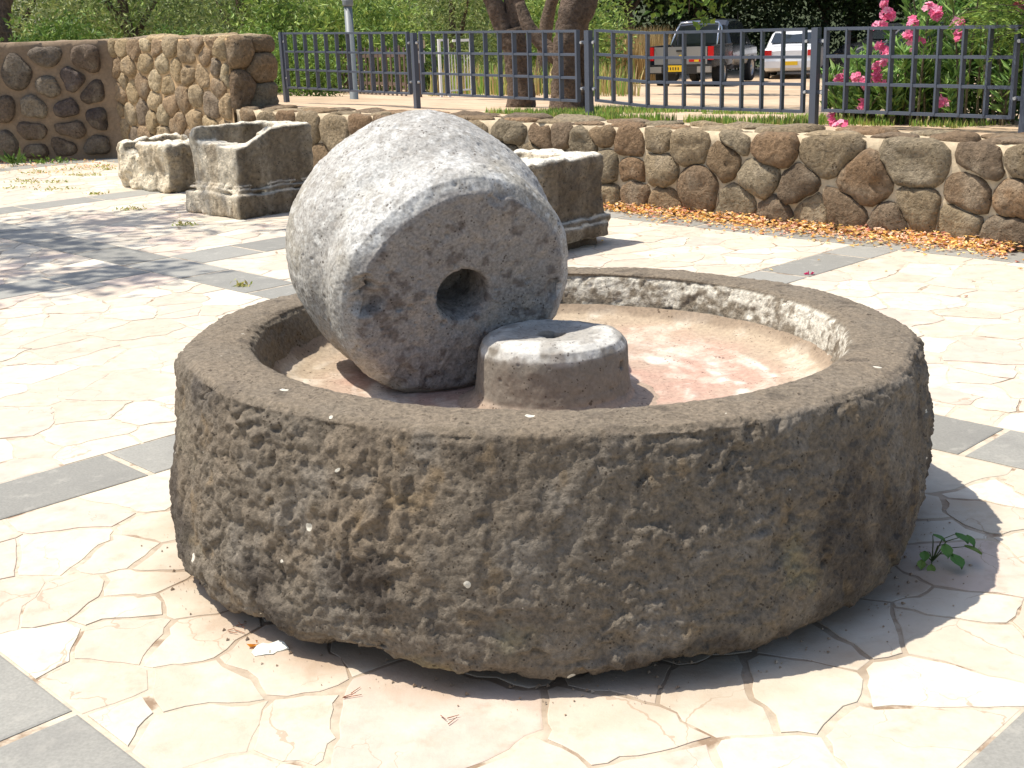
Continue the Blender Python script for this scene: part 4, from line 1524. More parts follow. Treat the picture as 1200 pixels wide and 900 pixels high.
# a bright branch hanging into the picture above the pickup
m = MB()
limb(m, [(0, 0, 3.2), (0.1, -0.3, 2.6), (0.15, -0.5, 1.9), (0.1, -0.55, 1.35)], [0.03, 0.025, 0.015, 0.006], 6, 4, 50)
limb(m, [(-2.4, 0.4, -0.2), (-2.2, 0.4, 1.6), (-1.4, 0.2, 2.9), (0, 0, 3.25)], [0.13, 0.11, 0.08, 0.03], 10, 6, 53)
rr_ = np.random.default_rng(79)
pts = clump_points([((0.1, -0.4, 1.75), (0.85, 0.5, 0.45)), ((0.55, -0.3, 1.95), (0.6, 0.4, 0.4)), ((-0.8, 0, 2.9), (1.2, 0.8, 0.7))], 150, 14, rr_, 0.10)
plant('mulberry_tree', (3.05, 22.0, float(terr(3.05, 22.0))), 'tree with bright green leaves hanging down above the tailgate of the pickup', 'tree', None, leaf_quads(pts, 0.14, 0.6, rr_, BRIGHT, droop=0.5), m)

# ------------------------------------------------------------------ things between the fence and the trees
# street lamp
lamp = empty('lamp_post', (-2.06, 17.7, 0.50))
tag(lamp, 'grey steel lamp post rising behind the left fence panel', 'lamp post')
MB().tube([(0, 0, 0), (0, 0, 0.02), (0, 0, 1.28)], [0.085, 0.060, 0.056], 14).build('lower_pole', MAT['pole'], lamp, smooth=True)
MB().tube([(0, 0, 1.26), (0, 0, 1.28), (0, 0, 1.34), (0, 0, 1.36)], [0.066, 0.074, 0.074, 0.052], 14).build('collar', MAT['pole'], lamp)
MB().tube([(0, 0, 1.33), (0, 0, 3.9)], [0.048, 0.042], 14).build('upper_pole', MAT['pole'], lamp, smooth=True)
MB().tube([(0, 0, 3.88), (0, 0, 3.98), (0, 0, 4.0), (0, 0, 4.22), (0, 0, 4.26)], [0.06, 0.08, 0.17, 0.17, 0.05], 16).build('lamp_head', MAT['pole'], lamp)

# brown picket fence
M_WOOD = simple('weathered_wood', (0.115, 0.080, 0.062), rough=0.85, var=0.3, scale=12)
pk = empty('picket_fence', (-3.55, 24.2, float(terr(-3.55, 24.2))))
tag(pk, 'low brown picket fence behind the lamp post', 'fence')
a, b = np.array([0, 0, 0.0]), np.array([2.05, -4.3, float(terr(-1.5, 19.9) - terr(-3.55, 24.2))])
for k in range(25):
    q = a + (b - a) * k / 24
    MB().bar(q, q + [0, 0, 0.76 + 0.02 * math.sin(k * 2.3)], 0.05, 0.018, b - a).build('picket', M_WOOD, pk)
for z in (0.18, 0.62):
    MB().bar(a + [0.012, 0.006, z], b + [0.012, 0.006, z], 0.05, 0.025).build('rail', M_WOOD, pk)

# white gate and the board beside it
M_WHITE = simple('white_paint', (0.74, 0.75, 0.74), rough=0.5, var=0.08)
M_BOARD = simple('sign_board', (0.52, 0.50, 0.47), rough=0.6, var=0.12)
M_BEIGE = simple('beige_board', (0.40, 0.34, 0.22), rough=0.7, var=0.12)
gate = empty('garden_gate', (-0.88, 18.45, float(terr(-0.88, 18.45))))
tag(gate, 'white metal garden gate with thin bars left of the forked trunk', 'gate')
gt = np.array([0.50, 0.25, 0]) / math.hypot(0.5, 0.25)
for s in (0.0, 0.13):
    MB().bar(gt * s, gt * s + [0, 0, 0.80], 0.035, 0.035, gt).build('gate_post', M_WHITE, gate)
MB().bar(gt * 0.50, gt * 0.50 + [0, 0, 0.80], 0.032, 0.032, gt).build('gate_post', M_WHITE, gate)
MB().bar(gt * -0.018 + [0, 0, 0.815], gt * 0.15 + [0, 0, 0.815], 0.03, 0.035).build('gate_cap', M_WHITE, gate)
MB().bar(gt * 0.22 + [0, 0, 0.80], gt * 0.518 + [0, 0, 0.80], 0.035, 0.035).build('gate_rail', M_WHITE, gate)
MB().bar(gt * 0.15 + [0, 0, 0.62], gt * 0.48 + [0, 0, 0.62], 0.02, 0.02).build('gate_rail', M_WHITE, gate)
MB().bar(gt * 0.15 + [0, 0, 0.10], gt * 0.48 + [0, 0, 0.10], 0.02, 0.02).build('gate_rail', M_WHITE, gate)
for k in range(6):
    q = gt * (0.19 + 0.05 * k)
    MB().bar(q + [0, 0, 0.10], q + [0, 0, 0.62], 0.012, 0.012).build('gate_bar', M_WHITE, gate)
sign = empty('sign_board', (-1.17, 18.35, float(terr(-1.17, 18.35))))
tag(sign, 'small pale notice board on a post beside the white gate', 'sign')
MB().bar((0, 0.02, 0), (0, 0.02, 0.80), 0.035, 0.03).build('sign_post', M_WOOD, sign)
MB().box((0, 0, 0.755), (0.19, 0.02, 0.11)).build('header_board', M_BEIGE, sign)
bd = MB().box((0, 0, 0.58), (0.17, 0.018, 0.17)).build('board', M_BOARD, sign)
MB().box((0.01, -0.011, 0.58), (0.022, 0.003, 0.075)).build('mark', simple('mark_ink', (0.16, 0.14, 0.13)), bd)

# ------------------------------------------------------------------ vehicles
def paint(name, col, rough=0.28, metal=0.0):
    m_ = simple(name, col, rough=rough, metal=metal, var=0.05, scale=4)
    m_.node_tree.nodes['Principled BSDF'].inputs['Coat Weight'].default_value = 0.5
    return m_


M_SILVER = paint('silver_paint', (0.30, 0.30, 0.295), 0.35, 0.35)
M_CARW = paint('white_car_paint', (0.72, 0.73, 0.74))
M_CARD = paint('dark_car_paint', (0.028, 0.030, 0.034), 0.2)
M_GLASS = simple('car_glass', (0.02, 0.025, 0.028), rough=0.06, var=0.05)
M_TRIM = simple('black_plastic', (0.022, 0.022, 0.022), rough=0.6)
M_TYRE = simple('tyre_rubber', (0.020, 0.020, 0.020), rough=0.85)
M_RIM = simple('wheel_rim', (0.42, 0.42, 0.43), rough=0.35, metal=0.7)
M_RED = simple('red_lamp_glass', (0.55, 0.012, 0.015), rough=0.18)
M_PLATE = simple('yellow_plate', (0.80, 0.52, 0.02), rough=0.45)
M_CHROME = simple('chrome', (0.62, 0.62, 0.62), rough=0.12, metal=0.9)


def wheel(car, x, y, rad, w=0.2):
    s = 1 if y > 0 else -1
    prof_ = [(0.60, -0.5), (0.92, -0.5), (1.0, -0.36), (1.0, 0.36), (0.92, 0.5), (0.66, 0.5), (0.62, 0.40)]
    def turn(pr, name, mat, par):
        n = 24
        V = [(x + rad * p * math.cos(2 * math.pi * k / n), y + s * t * w, rad + rad * p * math.sin(2 * math.pi * k / n)) for p, t in pr for k in range(n)]
        F = [(i * n + k, i * n + (k + 1) % n, (i + 1) * n + (k + 1) % n, (i + 1) * n + k) for i in range(len(pr) - 1) for k in range(n)]
        m_ = MB().add(V, F)
        return m_.build(name, mat, par, smooth=False)
    t = turn(prof_, 'wheel', M_TYRE, car)
    turn([(0.63, 0.36), (0.60, 0.44), (0.52, 0.40), (0.45, 0.30), (0.20, 0.34), (0.15, 0.42), (0.001, 0.43)], 'rim', M_RIM, t)


def loft(secs):
    """secs: (x, wl, wb, zlow, zbelt, wt, ztop) -> body shell, symmetric in y"""
    V, F = [], []
    half = lambda s: [(0, s[3]), (s[1] * 0.9, s[3]), (s[1], s[3] + 0.10), (s[2], s[3] * 0.5 + s[4] * 0.5), (s[2] - 0.015, s[4] - 0.03), (s[2] - 0.035, s[4]), (s[5] + 0.03, s[6] - 0.05), (s[5] - 0.03, s[6] - 0.008), (s[5] * 0.5, s[6] + 0.01), (0, s[6] + 0.014)]
    for s in secs:
        h = half(s)
        ring = [(s[0], y, z) for y, z in h] + [(s[0], -y, z) for y, z in reversed(h[1:-1])]
        V += ring
    n = len(ring)
    for i in range(len(secs) - 1):
        for k in range(n):
            F.append((i * n + k, i * n + (k + 1) % n, (i + 1) * n + (k + 1) % n, (i + 1) * n + k))
    F.append(tuple(range(n))[::-1])
    F.append(tuple((len(secs) - 1) * n + k for k in range(n)))
    return MB().add(V, F)


def side_glass(car, secs, i0, i1, mat=None):
    for s in (1, -1):
        m_ = MB()
        top, bot = [], []
        for q in secs[i0:i1 + 1]:
            yb, zb, yt, zt = q[2] - 0.035, q[4] + 0.025, q[5] + 0.03, q[6] - 0.075
            bot.append((q[0], s * (yb + 0.006 - 0.02 * 0), zb))
            top.append((q[0], s * (yt + 0.010), zt))
        V = bot + top
        n = len(bot)
        m_.add(V, [(i, i + 1, n + i + 1, n + i) for i in range(n - 1)])
        m_.build('side_window', M_GLASS, car)


def saloon(name, loc, head, label, mat, H=1.42, L=4.4, W=0.85, hatch=False, group='cars parked in the lot', plate=True):
    car = empty(name, loc, math.atan2(head[1], head[0]))
    tag(car, label, 'car', group)
    h = H
    if not hatch:
        secs = [(-L / 2, W - .14, W - .08, .36, .74, W - .22, .86), (-L / 2 + .10, W - .05, W - .02, .28, .84, W - .16, .97), (-1.55, W - .02, W, .22, .88, W - .14, 1.0),
                (-1.40, W - .02, W, .22, .89, W - .15, 1.04), (-0.80, W - .02, W, .2, .90, W - .24, h - .04), (-0.30, W - .02, W, .2, .90, W - .24, h), (0.25, W - .02, W, .2, .89, W - .24, h - .02), (0.95, W - .02, W, .2, .88, W - .15, 1.02), (1.05, W - .02, W, .2, .87, W - .14, .97), (1.75, W - .03, W - .03, .22, .78, W - .16, .86), (2.08, W - .1, W - .08, .28, .66, W - .25, .74), (L / 2, W - .2, W - .2, .36, .56, W - .35, .62)]
        g0, g1, rw0, rw1, fw0, fw1 = 3, 7, 3, 4, 6, 7
    else:
        secs = [(-L / 2, W - .12, W - .06, .40, .86, W - .18, .98), (-L / 2 + .08, W - .04, W - .02, .30, .95, W - .12, 1.08), (-1.75, W - .02, W, .24, .96, W - .15, h - .14), (-1.55, W - .02, W, .24, .97, W - .2, h - .02), (-0.5, W - .02, W, .22, .96, W - .2, h), (0.2, W - .02, W, .22, .95, W - .2, h - .03), (0.95, W - .02, W, .22, .93, W - .13, 1.06), (1.05, W - .02, W, .22, .92, W - .12, 1.02), (1.75, W - .03, W - .03, .24, .86, W - .16, .93), (2.05, W - .1, W - .08, .3, .72, W - .25, .80), (L / 2, W - .2, W - .2, .4, .60, W - .35, .66)]
        g0, g1, rw0, rw1, fw0, fw1 = 2, 6, 1, 2, 5, 6
    body_ = loft(secs).build('body', mat, car, smooth=False)
    side_glass(car, secs, g0, g1)
    for nm, i0, i1, sg in (('rear_window', rw0, rw1, -1), ('windscreen', fw1, fw0, 1)):
        a_, b_ = secs[i0], secs[i1]
        off = np.array([sg * 0.008, 0, 0.012])
        V = [np.array([a_[0], -a_[5] + .06, a_[6] + .012]), np.array([a_[0], a_[5] - .06, a_[6] + .012]), np.array([b_[0], b_[5] - .05, b_[6] - .045]), np.array([b_[0], -b_[5] + .05, b_[6] - .045])]
        MB().add([v + off + np.array([sg * .02, 0, .02]) for v in V], [(0, 1, 2, 3)]).build(nm, M_GLASS, car)
    for s in (1, -1):
        MB().box((-L / 2 + .03, s * (W - .20), .80), (.10, .24, .17)).build('tail_light', M_RED, car)
        MB().box((L / 2 - .10, s * (W - .30), .62), (.12, .26, .12)).build('headlight', M_CHROME, car)
        for x in (-1.32, 1.32):
            wheel(car, x, s * (W - .095), .31)
    MB().box((-L / 2 - .02, 0, .47), (.14, W * 2 - .2, .20)).build('rear_bumper', mat, car)
    MB().box((L / 2 - .02, 0, .42), (.14, W * 2 - .4, .18)).build('front_bumper', mat, car)
    if plate:
        MB().box((-L / 2 - .095, 0, .50), (.012, .50, .11)).build('number_plate', M_PLATE, car)
    return car


def ground_pt(x, y):
    return (x, y, float(terr(x, y)))


saloon('parked_car', ground_pt(9.35, 40.6), (math.sin(RAD(17)), math.cos(RAD(17))), 'white saloon car seen from behind, right of the silver pickup', M_CARW)
saloon('parked_car', ground_pt(13.9, 44.6), (-0.97, -0.22), 'dark car parked side on between the fence post and the oleander', M_CARD, H=1.62, hatch=True, W=0.9)
saloon('parked_car', ground_pt(17.3, 47.6), (-0.55, -0.83), 'white car glimpsed through the pink oleander flowers', M_CARW, H=1.5, hatch=True)

# the pickup
hx, hy = math.sin(RAD(25)), math.cos(RAD(25))
pu = empty('pickup_truck', ground_pt(4.74 + hx * 2.4, 33.4 + hy * 2.4), math.atan2(hy, hx))
tag(pu, 'silver double cab pickup truck with chrome roll bar, parked tail towards the fence', 'pickup truck', 'cars parked in the lot')
W = 0.88
cabs = [(-0.62, W - .05, W - .02, .48, 1.04, W - .16, 1.06), (-0.56, W - .03, W, .45, 1.06, W - .20, 1.60), (-0.35, W - .03, W, .42, 1.07, W - .21, 1.72), (0.5, W - .03, W, .42, 1.06, W - .21, 1.74), (0.95, W - .03, W, .42, 1.05, W - .19, 1.66), (1.50, W - .03, W, .42, 1.03, W - .12, 1.14), (1.60, W - .03, W, .42, 1.02, W - .12, 1.10), (2.20, W - .04, W - .02, .45, .95, W - .16, 1.02), (2.45, W - .1, W - .08, .5, .85, W - .25, .92), (2.55, W - .2, W - .2, .55, .75, W - .35, .80)]
loft(cabs).build('cab', M_CARD, pu)
side_glass(pu, cabs, 1, 5)
MB().add([(-0.655, -0.62, 1.12), (-0.655, 0.62, 1.12), (-0.60, 0.60, 1.56), (-0.60, -0.60, 1.56)], [(0, 1, 2, 3)]).build('rear_window', M_GLASS, pu)
MB().add([(1.53, -0.7, 1.17), (1.53, 0.7, 1.17), (1.0, 0.62, 1.64), (1.0, -0.62, 1.64)], [(0, 1, 2, 3)]).build('windscreen', M_GLASS, pu)
bx = MB().box((-1.58, 0, 0.60), (1.86, 1.66, 0.08))
bx.build('bed_floor', M_CARD, pu)
for s in (1, -1):
    MB().box((-1.57, s * (W - .03), 0.83), (1.84, 0.06, 0.50)).build('bed_side', M_CARD, pu)
    MB().box((-1.57, s * (W - .035), 1.095), (1.84, 0.09, 0.03)).build('bed_rail', M_TRIM, pu)
    MB().box((-2.50, s * (W - .075), 0.92), (0.07, 0.15, 0.34)).build('tail_light', M_RED, pu)
    for x in (-1.55, 1.55):
        wheel(pu, x, s * (W - .10), .37, .24)
    MB().tube([(-0.80, s * 0.62, 1.10), (-0.78, s * 0.60, 1.55), (-0.78, s * 0.52, 1.66), (-0.78, 0, 1.69)], 0.032, 8, True).build('roll_bar', M_CHROME, pu, smooth=True)
    MB().tube([(-1.35, s * 0.64, 1.10), (-0.95, s * 0.58, 1.50), (-0.78, s * 0.54, 1.63)], 0.026, 8, True).build('roll_bar_stay', M_CHROME, pu, smooth=True)
tg = MB().box((-2.505, 0, 0.87), (0.06, 1.42, 0.44)).build('tailgate', M_SILVER, pu)
MB().box((-2.545, 0, 0.99), (0.025, 0.22, 0.05)).build('handle', M_TRIM, tg)
MB().tube([(-2.535, 0.0, 0.84), (-2.548, 0.0, 0.84)], [0.055, 0.045], 14).build('badge', M_PLATE, tg)
MB().box((-2.54, -0.44, 0.74), (0.012, 0.42, 0.06)).build('reflector_strip', M_RED, tg)
MB().box((-2.57, -0.44, 0.737), (0.008, 0.12, 0.05)).build('reflector_strip', M_PLATE, tg)
MB().box((-2.56, 0, 0.50), (0.16, 1.62, 0.17)).build('rear_bumper', M_TRIM, pu)
for s in (1, -1):
    MB().box((-2.60, s * 0.66, 0.52), (0.12, 0.36, 0.15)).build('bumper_corner', M_SILVER, pu)
pl = MB().box((-2.66, 0.16, 0.55), (0.015, 0.46, 0.16)).build('number_plate', M_PLATE, pu)
for k in range(5):
    MB().box((-2.669, 0.30 - 0.07 * k, 0.55), (0.003, 0.03, 0.07)).build('digit', M_TRIM, pl)
MB().tube([(-2.50, 0.05, 0.44), (-2.74, 0.05, 0.42)], 0.03, 8).build('tow_bar', M_TRIM, pu)
MB().tube([(-2.55, 0.25, 0.36), (-2.30, 0.25, 0.36)], [0.15, 0.16], 14).build('spare_wheel', M_TYRE, pu)
MB().tube([(0.95, -0.60, 1.70), (0.90, -0.61, 1.92)], [0.012, 0.006], 6).build('aerial', M_TRIM, pu)

# ------------------------------------------------------------------ grass
def blades(n, posf, h, w, pal, r, lean=0.35):
    x, y, z = posf(n)
    az = r.random(n) * 6.283
    L = h * (0.5 + r.random(n))
    d = np.stack([np.cos(az), np.sin(az), 0 * az], 1)
    s = np.stack([-np.sin(az), np.cos(az), 0 * az], 1) * (w * (0.6 + 0.8 * r.random(n)))[:, None]
    B = np.stack([x, y, z], 1)
    k = (lean * r.random(n))[:, None] * L[:, None]
    up_ = np.array([0, 0, 1.0])
    V = np.stack([B - s, B + s, B + d * k * 0.35 + up_ * L[:, None] * 0.6 + s * 0.7, B + d * k * 0.35 + up_ * L[:, None] * 0.6 - s * 0.7, B + d * k + up_ * L[:, None]], 1).reshape(-1, 3)
    i = np.arange(n) * 5
    F = np.concatenate([np.stack([i, i + 1, i + 2], 1), np.stack([i, i + 2, i + 3], 1), np.stack([i + 3, i + 2, i + 4], 1)])
    c = np.asarray(pal)[r.integers(0, len(pal), n)] * (0.7 + 0.6 * r.random(n))[:, None]
    return V, F, np.repeat(c, 5, 0)


rg = np.random.default_rng(91)


def strip(u0, u1, v0, v1, gaps=0.0):
    def f(n):
        u = rg.uniform(u0, u1, n * 3)
        v = v0 + (v1 - v0) * rg.random(n * 3) ** 1.4
        ok = fbm(np.c_[u, v, u * 0], 1.1, 3, 17) > gaps
        u, v = u[ok][:n], v[ok][:n]
        if len(u) < n:
            u, v = np.resize(u, n), np.resize(v, n)
        p = u[:, None] * D1 + v[:, None] * D2
        return p[:, 0], p[:, 1], terr(p[:, 0], p[:, 1]) - 0.01
    return f


GR = [(0.20, 0.36, 0.06), (0.25, 0.42, 0.08), (0.15, 0.28, 0.05), (0.42, 0.40, 0.14), (0.34, 0.40, 0.10)]
V, F, c = blades(9000, strip(-9.0, -4.2, 8.30, 10.4, -0.02), 0.055, 0.005, GR, rg)
tag(obj('grass', mesh_np('grass', V, F, c, False), MAT['grass']), 'short green grass behind the low wall under the fence', 'grass', None, 'stuff')
DRY = [(0.52, 0.38, 0.17), (0.45, 0.31, 0.13), (0.58, 0.45, 0.22), (0.36, 0.25, 0.11)]


def drypos(n):
    x = rg.uniform(0.6, 5.0, n)
    y = rg.uniform(36.8, 40.5, n)
    return x, y, terr(x, y) - 0.02


V, F, c = blades(9000, drypos, 1.15, 0.014, DRY, rg, 0.25)
tag(obj('dry_grass', mesh_np('dry_grass', V, F, c, False), MAT['grass']), 'tall yellow dry grass left of the pickup', 'grass', None, 'stuff')


def drypos2(n):
    x = rg.uniform(-1.2, 2.2, n)
    y = rg.uniform(20.0, 26.0, n)
    return x, y, terr(x, y) - 0.02


V, F, c = blades(2600, drypos2, 0.42, 0.010, DRY + GR, rg, 0.4)
tag(obj('mixed_weeds', mesh_np('mixed_weeds', V, F, c, False), MAT['grass']), 'yellow and green weeds behind the forked trunk', 'weeds', None, 'stuff')

# ------------------------------------------------------------------ oleander with pink flowers behind the fence
def at_px(px, py, Y):
    d = (px - 600) / 1450 * _rn + (450 - py) / 1450 * _un + _fn
    return np.array([0, 0, 1.5]) + d * (Y / d[1])


ro = np.random.default_rng(101)
OB = np.array([3.40, 9.95, 0.60])
ole = empty('oleander_bush', tuple(OB))
tag(ole, 'oleander bush with long leaves and pink flowers behind the right end of the fence', 'bush')
st = MB()
LV, LF, LC, nb = [], [], [], 0
tips = []
for k in range(120):
    b0 = np.array([ro.uniform(-0.62, 0.95), ro.uniform(-0.45, 0.45), 0.0])
    b0[1] -= 0.75 * b0[0]
    if k >= 90:
        b0 = np.array([ro.uniform(-0.72, 0.1), 0, 0])
        b0[1] = -0.75 * b0[0] + ro.uniform(-0.3, 0.1)
    hgt = ro.uniform(0.3, 1.5) if k < 90 else ro.uniform(0.15, 0.5)
    if b0[0] < -0.2 and hgt > 0.6:
        hgt *= 0.30
    lean_ = np.array([ro.normal(-0.06, 0.16), ro.normal(-0.05, 0.2), 0])
    pts_ = [b0 + lean_ * (t ** 1.6) * hgt + np.array([0, 0, hgt * t]) for t in np.linspace(0, 1, 6)]
    st.tube(pts_, np.linspace(0.011, 0.004, 6), 5)
    tips.append(pts_[-1])
    t = ro.uniform(0.25, 1.0, 44)
    C = np.stack([np.interp(t, np.linspace(0, 1, 6), np.array(pts_)[:, q]) for q in range(3)], 1)
    az = ro.random(44) * 6.283
    out_ = np.stack([np.cos(az), np.sin(az), 0.55 + 0.5 * ro.random(44)], 1)
    out_ /= np.linalg.norm(out_, axis=1, keepdims=True)
    V, F, c = leaf_quads(C + out_ * 0.06, 0.14, 0.19, ro, [(0.15, 0.275, 0.06), (0.20, 0.34, 0.075), (0.10, 0.19, 0.05), (0.28, 0.40, 0.11)], along=out_ * 3, spread=0.3)
    LV.append(V); LF.append(F + nb); LC.append(c); nb += len(V)
obj('foliage', mesh_np('foliage', np.concatenate(LV), np.concatenate(LF), np.concatenate(LC), False), MAT['leaf'], ole)
cols = np.array([0.16, 0.14, 0.085])
st.build('stems', MAT['bark'], ole, cols=cols)
fl_px = [(1036, 6, 9.9), (1041, 18, 9.9), (1030, 30, 9.9), (1090, 9, 9.8), (1069, 27, 9.8), (1033, 56, 9.9), (1037, 66, 10.0), (1030, 90, 9.9), (987, 90, 10.2), (1003, 91, 10.2), (1012, 97, 10.1), (1064, 42, 9.8), (1074, 50, 9.8), (1122, 26, 9.5), (1124, 40, 9.5), (1194, 3, 9.2), (976, 141, 10.1), (986, 146, 10.0), (1010, 122, 10.1), (1028, 76, 9.9), (1098, 16, 9.7), (1105, 120, 9.5)]
PINK = np.array([(0.82, 0.20, 0.36), (0.86, 0.30, 0.45), (0.78, 0.14, 0.28), (0.88, 0.42, 0.54)])
for px, py, Y in fl_px:
    c0 = at_px(px, py, Y - 0.50) - OB
    nfl = ro.integers(9, 14)
    VV, FF, CC, q0 = [], [], [], 0
    for _ in range(nfl):
        cen_ = c0 + ro.normal(0, 0.020, 3)
        ax_ = ro.normal(size=3) + np.array([-0.4, -0.9, 0.6])
        ax_ /= np.linalg.norm(ax_)
        e1_ = np.cross(ax_, [0.3, 0.2, 0.9]); e1_ /= np.linalg.norm(e1_)
        e2_ = np.cross(ax_, e1_)
        col = PINK[ro.integers(4)]
        for p_ in range(5):
            a_ = p_ * 1.2566 + 0.3
            dr = math.cos(a_) * e1_ + math.sin(a_) * e2_
            sd = -math.sin(a_) * e1_ + math.cos(a_) * e2_
            L_ = 0.030
            VV += [cen_, cen_ + dr * L_ * 0.6 + sd * L_ * 0.42 + ax_ * 0.006, cen_ + dr * L_ + ax_ * 0.002, cen_ + dr * L_ * 0.6 - sd * L_ * 0.42 + ax_ * 0.006]
            FF += [(q0, q0 + 1, q0 + 2), (q0, q0 + 2, q0 + 3)]
            q0 += 4
            CC += [col * 0.85] + [col] * 3
    obj('flower_cluster', mesh_np('flower_cluster', np.array(VV), FF, np.array(CC), False), MAT['petal'], ole)

# feathery branch arching in from the right
fe = empty('feathery_shrub', (4.55, 8.75, 0.60))
tag(fe, 'yellow green feathery branches arching over the fence at the top right corner', 'shrub')
FB = np.array([4.55, 8.75, 0.60])
m = MB()
VV, FF, CC, nb = [], [], [], 0
for k in range(60):
    tip = at_px(ro.uniform(1095, 1300), ro.uniform(-70, 52), ro.uniform(8.3, 8.9)) - FB
    mid = np.array([tip[0] * 0.45, tip[1] * 0.5, max(tip[2], 0.8) + ro.uniform(0.15, 0.35)])
    P0 = np.array([0.2 * ro.normal(), 0.15 * ro.normal(), 0.0])
    tq = np.linspace(0, 1, 9)[:, None]
    cur = (1 - tq) ** 2 * P0 + 2 * (1 - tq) * tq * mid + tq ** 2 * tip
    m.tube(cur, np.linspace(0.010, 0.002, 9), 5)
    for j in range(9):
        # pinnate leaf: leaflets in two rows on a drooping rachis
        t0 = ro.uniform(0.5, 1.0)
        base_ = np.array([np.interp(t0, tq[:, 0], cur[:, q]) for q in range(3)])
        dr = np.array([ro.normal(-0.3, 0.8), ro.normal(-0.2, 0.8), ro.uniform(-0.9, 0.3)])
        dr /= np.linalg.norm(dr)
        sd = np.cross(dr, [0.1, 0.1, 1]); sd /= np.linalg.norm(sd)
        n_ = 11
        s_ = np.linspace(0.15, 1, n_) * 0.17
        C = np.concatenate([base_ + dr * s_[:, None] + sd * 0.020 + np.array([0, 0, -1]) * (s_ ** 2)[:, None], base_ + dr * s_[:, None] - sd * 0.020 + np.array([0, 0, -1]) * (s_ ** 2)[:, None]])
        al = np.concatenate([np.tile(sd + dr * 0.5, (n_, 1)), np.tile(-sd + dr * 0.5, (n_, 1))]) * 4
        V, F, c = leaf_quads(C, 0.046, 0.30, ro, [(0.20, 0.30, 0.05), (0.25, 0.34, 0.06), (0.15, 0.24, 0.045)], along=al, spread=0.2)
        VV.append(V); FF.append(F + nb); CC.append(c); nb += len(V)
obj('foliage', mesh_np('foliage', np.concatenate(VV), np.concatenate(FF), np.concatenate(CC), False), MAT['leaf'], fe)
m.build('stems', MAT['bark'], fe, cols=np.array([0.15, 0.13, 0.07]))

# ------------------------------------------------------------------ tree beside the viewer's left whose crown shades the paving
rt = np.random.default_rng(111)
m = MB()
limb(m, [(0, 0, -0.05), (0.05, 0, 0.8), (-0.05, 0, 1.8), (0.1, 0, 3.0), (0.3, 0.0, 4.2)], [0.20, 0.16, 0.14, 0.11, 0.05], 14, 8, 54, 0.2)
limb(m, [(0.0, 0, 2.2), (0.6, -0.5, 3.1), (1.2, -1.0, 3.9)], [0.09, 0.06, 0.02], 10, 6, 55)
limb(m, [(0.0, 0, 2.3), (0.7, 0.8, 3.2), (1.3, 1.6, 4.0)], [0.09, 0.06, 0.02], 10, 6, 56)
limb(m, [(0.0, 0, 2.0), (-0.8, 0.1, 3.0), (-1.5, 0.2, 3.9)], [0.09, 0.06, 0.02], 10, 6, 57)
pts = clump_points([((0.0, 0.2, 4.3), (1.1, 1.2, 0.5)), ((1.0, -0.8, 4.0), (0.7, 0.5, 0.3)), ((1.0, 1.2, 4.1), (0.8, 0.7, 0.4)), ((-1.2, 0.2, 4.2), (0.9, 0.9, 0.5)), ((1.7, 0.3, 4.1), (0.4, 0.5, 0.25))], 95, 46, rt, 0.17)
ct = plant('courtyard_tree', (-7.25, 9.2, 0.0), 'tree standing left of the view whose crown shades the paving by the troughs', 'tree', None, leaf_quads(pts, 0.12, 0.4, rt, GREEN), m)
ct.scale = (1.35, 1.35, 1.6)

# ------------------------------------------------------------------ fallen petals and small plants
rl = np.random.default_rng(121)


def litter(n, uf, vf, zf, size, pal):
    u, v = uf(n), vf(n)
    p = u[:, None] * D1 + v[:, None] * D2
    C = np.c_[p, zf(u, v, n)]
    V, F, c = leaf_quads(C, size, 0.62, rl, pal, fold=0.45)
    # lie mostly flat
    ctr = np.repeat(C, 4, 0)
    V = ctr + (V - ctr) * np.array([1, 1, 0.45])
    V[:, 2] = np.maximum(V[:, 2], 0.004)
    return V, F, c


ORANGE = [(0.84, 0.50, 0.14), (0.86, 0.60, 0.22), (0.80, 0.44, 0.12), (0.86, 0.54, 0.36), (0.88, 0.66, 0.48), (0.80, 0.38, 0.28), (0.70, 0.46, 0.20), (0.88, 0.70, 0.32)]


def vspread(n):
    return 7.73 - 0.36 * np.abs(rl.normal(0, 0.55, n)) * (0.75 + 0.35 * np.sin(rl.random(n) * 6))


V, F, c = litter(9500, lambda n: -2.0 - 5.6 * rl.random(n) ** 1.25, vspread, lambda u, v, n: 0.008 + rl.random(n) * np.clip(0.085 - (7.72 - v) * 0.20, 0.004, 0.09), 0.040, ORANGE)
uu = V[::4] @ d1_3
keep = fbm(np.c_[uu, V[::4] @ d2_3, uu * 0], 2.2, 3, 19) + 1.1 * (V[::4] @ d2_3 - 7.50) > -0.26
n0 = len(uu)
kk = np.where(keep)[0]
remap = -np.ones(n0, int)
remap[kk] = np.arange(len(kk))
fk = keep[F[:, 0] // 4]
F = remap[F[fk] // 4] * 4 + F[fk] % 4
V, c = V.reshape(n0, 4, 3)[kk].reshape(-1, 3), c.reshape(n0, 4, 3)[kk].reshape(-1, 3)
tag(obj('fallen_petals', mesh_np('fallen_petals', V, F, c, False), MAT['petal']), 'drift of orange and pink fallen petals along the foot of the low wall', 'petals', None, 'stuff')
V, F, c = litter(60, lambda n: rl.uniform(-7.0, -2.5, n), lambda n: 7.4 - 1.6 * rl.random(n) ** 2.5, lambda u, v, n: 0.008 + 0.004 * rl.random(n), 0.030, ORANGE)
tag(obj('fallen_petals', mesh_np('fallen_petals', V, F, c, False), MAT['petal']), 'stray fallen petals blown on to the paving before the low wall', 'petals', None, 'stuff')
